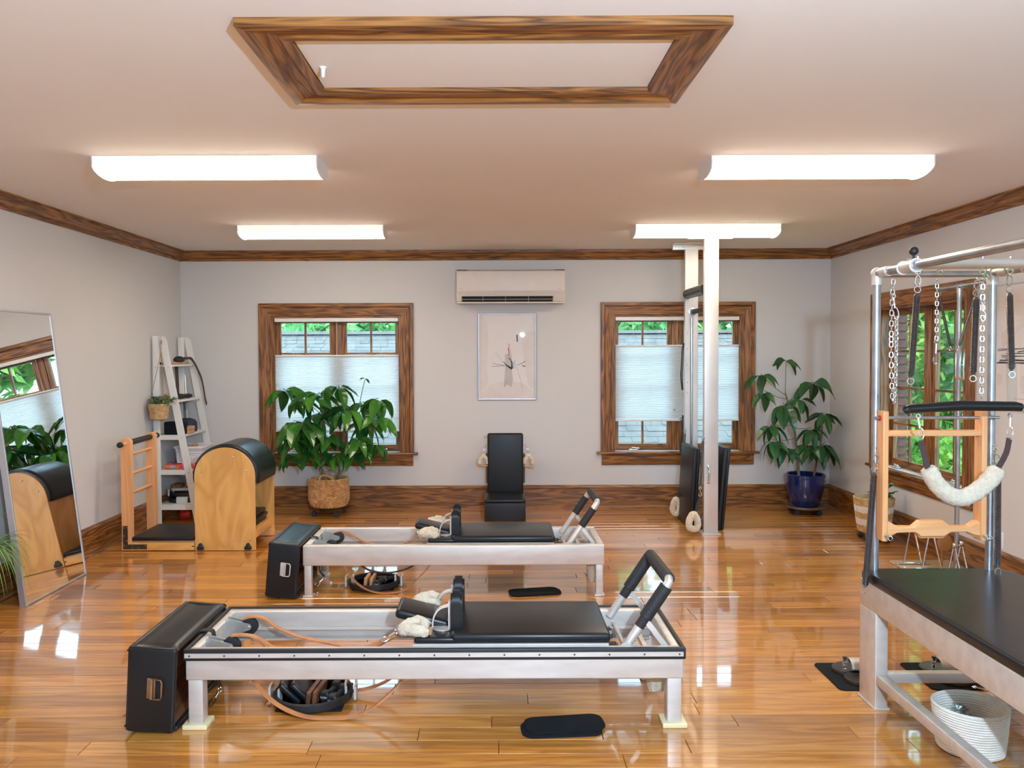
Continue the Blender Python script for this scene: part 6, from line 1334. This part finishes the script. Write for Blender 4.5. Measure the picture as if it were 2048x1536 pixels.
# ------------------------------------------------------------------ spring pole by the right wall
sp_ = thing('spring_pole', 'tall grey pole with crossbar and springs in front of the right window', 'spring pole', (3.41, 6.02, 0))
part('base_board', MB().rbox(3.10, 3.555, 5.66, 6.38, 0.0, 0.022, 0.004), 'board', sp_, label='cream lacquered base board')
part('pole', MB().cyl((3.41, 6.0, 0.022), (3.41, 6.0, 2.13), 0.0165, n=16), 'steel', sp_)
part('crossbar', MB().cyl((3.41, 6.30, 2.142), (3.41, 5.72, 2.142), 0.0145, n=14).cyl((3.41, 6.035, 2.142), (3.41, 5.965, 2.142), 0.021, n=14).cyl((3.41, 6.0, 2.09), (3.41, 6.0, 2.142), 0.020, n=14).ball((3.41, 5.715, 2.142), 0.02, 10), 'steel', sp_)
part('flange', MB().lathe([(0.06, 0.022), (0.06, 0.032), (0.024, 0.036), (0.024, 0.06)], (3.41, 6.0, 0), 18), 'steel', sp_)
for (ya, yb2, s) in ((6.22, 6.045, 1), (5.75, 5.93, -1)):
    sg = part('arm_spring', MB().coil((3.385, ya, 2.075), (3.372, yb2, 1.70), 0.0105), 'dsteel', sp_)
    part('end_loop', MB().torus((3.388, ya + 0.006 * s, 2.100), 0.016, 0.003, (1, 0, 0), 12, 6).torus((3.37, yb2 - 0.006 * s, 1.682), 0.014, 0.003, (1, 0, 0), 12, 6), 'chrome', sg)
for i, dy in enumerate((-0.01, 0.045, 0.09)):
    yh = 5.94 - dy
    part('handle_bracket', MB().strap(smooth_path([(3.365, yh, 1.655), (3.355, yh - 0.012, 1.56), (3.35, yh - 0.020, 1.46)], 4), 0.014, 0.004, (0, 1, 0.2)).cyl((3.365, yh, 1.68), (3.365, yh, 1.65), 0.004, n=6), 'chrome', sp_)
part('grip', MB().cyl((3.35, 5.93, 1.47), (3.35, 5.84, 1.465), 0.009, n=10), 'tan', sp_)
# chrome foot stand on the base board
cs_ = thing('chrome_stand', 'chrome tubular stand with splayed legs on the cream board', 'stand', (3.30, 6.1, 0.022))
m1 = [((3.14, 6.20), (3.235, 6.205)), ]
for (yy, xa, xb, xt) in ((6.24, 3.14, 3.28, 3.205), (6.08, 3.20, 3.345, 3.265)):
    part('leg', MB().tube([(xa, yy, 0.032), (xt - 0.016, yy, 0.29)], 0.0075, 8), 'chrome', cs_)
    part('leg', MB().tube([(xb, yy, 0.032), (xt + 0.016, yy, 0.29)], 0.0075, 8), 'chrome', cs_)
    part('foot_tube', MB().cyl((xa - 0.06, yy, 0.031), (xb + 0.06, yy, 0.031), 0.0075, n=8), 'chrome', cs_)
    part('top_tube', MB().cyl((xt - 0.02, yy, 0.292), (xt + 0.02, yy, 0.292), 0.009, n=8), 'chrome', cs_)
part('top_board', MB().rbox(3.17, 3.31, 6.05, 6.27, 0.298, 0.318, 0.005), 'tan', cs_)
cs2 = thing('chrome_trestle', 'pair of chrome A-shaped legs with ball tops before the wood disc', 'trestle', (3.33, 5.84, 0.022))
for (yy, xt) in ((5.86, 3.315), (5.92, 3.40)):
    for s in (-1, 1): part('leg', MB().tube([(xt + s * 0.055, yy, 0.0225), (xt + s * 0.006, yy, 0.245)], 0.0065, 8), 'chrome', cs2)
    part('ball_top', MB().ball((xt, yy, 0.262), 0.0155, 10).box(xt - 0.014, xt + 0.014, yy - 0.008, yy + 0.008, 0.238, 0.252), 'chrome', cs2)
part('top_link', MB().cyl((3.315, 5.86, 0.250), (3.40, 5.92, 0.250), 0.005, n=8), 'chrome', cs2)
single('wood_disc', MB().lathe([(0.062, 0), (0.066, 0.004), (0.066, 0.016), (0.062, 0.02)], (3.37, 6.11, 0.225), 28, (0.3, -1, 0.12)).cyl((3.37, 6.12, 0.165), (3.37, 6.125, 0.023), 0.007), 'cork', 'orange-brown wooden disc behind the chrome legs', 'disc', (3.37, 6.12, 0.023))

# ------------------------------------------------------------------ foot correctors on black mats
def foot_corrector(c, label_m, label_f):
    x, y_ = c; poly = []
    for (sx_, sy_, a0_) in ((1, 1, 0), (-1, 1, PI / 2), (-1, -1, PI), (1, -1, 1.5 * PI)):
        for k in range(5): a = a0_ + k * PI / 8; poly.append((x + sx_ * 0.12 + 0.03 * math.cos(a), y_ + sy_ * 0.145 + 0.03 * math.sin(a)))
    single('rubber_mat', MB().prism(poly, 'Z', 0.0005, 0.0065), 'felt', label_m, 'mat', (x, y_, 0), 'mats under the foot correctors')
    t = thing('foot_corrector', label_f, 'foot corrector', (x, y_, 0.007), 'foot correctors')
    part('base', MB().lathe([(0.088, 0.007), (0.092, 0.010), (0.092, 0.024), (0.088, 0.027)], (x, y_ + 0.06, 0), 26, sq=(1, 0.9)).lathe([(0.088, 0.007), (0.092, 0.010), (0.092, 0.024), (0.088, 0.027)], (x + 0.01, y_ - 0.07, 0), 26, sq=(1, 0.9)), 'iron', t)
    part('base_top', MB().lathe([(0.086, 0), (0.086, 0.0015)], (x, y_ + 0.06, 0.0272), 24, sq=(1, 0.9)).lathe([(0.086, 0), (0.086, 0.0015)], (x + 0.01, y_ - 0.07, 0.0272), 24, sq=(1, 0.9)), 'dsteel', t)
    for yy in (y_ + 0.0,):
        for xx in (x - 0.055, x + 0.065):
            h = [(xx + 0.010 * math.cos(a), yy + 0.010 * math.sin(a), 0.029 + 0.062 * a / (2 * PI * 9)) for a in [2 * PI * 9 * k / 108 for k in range(109)]]
            part('spring', MB().tube(h, 0.0016, 5), 'chrome', t); part('post', MB().cyl((xx, yy, 0.028), (xx, yy, 0.098), 0.005, n=8).cyl((xx, yy, 0.094), (xx, yy, 0.104), 0.011, n=10), 'iron', t)
    arc = [(y_ - 0.045 * math.cos(a) * 1.0, 0.056 + 0.042 * math.sin(a)) for a in [PI * k / 10 for k in range(11)]]; arc2 = [(y_ - 0.041 * math.cos(a), 0.056 + 0.038 * math.sin(a)) for a in [PI * k / 10 for k in range(10, -1, -1)]]
    part('arched_plate', MB().prism(arc + arc2, 'X', x - 0.035, x + 0.085), 'alu', t)
foot_corrector((1.835, 4.125), 'black rubber mat on the floor left of the trapeze table leg', 'metal foot corrector with springs left of the trapeze table leg')
foot_corrector((2.29, 4.125), 'black rubber mat on the floor behind the trapeze table', 'metal foot corrector with springs behind the trapeze table')
single('loose_snap', MB().add(*(lambda s: (s.v, s.f))(snap_hook((2.34, 3.97, 0.012), (2.46, 3.87, 0.012)))), 'chrome', 'steel snap hook lying on the floor under the trapeze table', 'hook', (2.4, 3.92, 0.0))

# ------------------------------------------------------------------ white rope basket under the table
RB = V(1.985, 3.375, 0); wb = thing('rope_basket', 'white coiled rope basket on the floor under the trapeze table', 'basket', (RB.x, RB.y, 0)); pr = [(0.10, 0.001), (0.128, 0.004)]
nC = 17
for k in range(nC):
    z = 0.006 + k * 0.0105; rr_ = 0.127 + 0.020 * (k / nC); pr += [(rr_ - 0.0012, z), (rr_ + 0.003, z + 0.0052)]
pr += [(0.148, 0.187), (0.142, 0.190), (0.138, 0.186)]
for k in range(nC - 1, -1, -1):
    z = 0.006 + k * 0.0105; rr_ = 0.127 + 0.020 * (k / nC) - 0.012; pr += [(rr_, z + 0.0052), (rr_ + 0.003, z)]
pr += [(0.10, 0.010), (0.002, 0.010)]
part('coil_wall', MB().lathe(pr, (RB.x, RB.y, 0), 48, wob=lambda a, h: 0.03 * math.sin(2 * a + 0.6) * (h / 0.19) + 0.018 * math.sin(3 * a) * (h / 0.19)), 'rope', wb, sharp=60)
q = random.Random(6); m = MB().lathe([(0.004, 0), (0.05, 0.02), (0.07, 0.06), (0.05, 0.10), (0.02, 0.135), (0.03, 0.15)], (RB.x - 0.03, RB.y + 0.02, 0.012), 18)
m.v = [tuple(V(v) + V(q.gauss(0, 1), q.gauss(0, 1), q.gauss(0, 1)) * 0.006) for v in m.v]
single('plastic_bag', m, 'bag', 'crumpled clear plastic bag inside the white rope basket', 'bag', (RB.x - 0.03, RB.y + 0.02, 0.012))
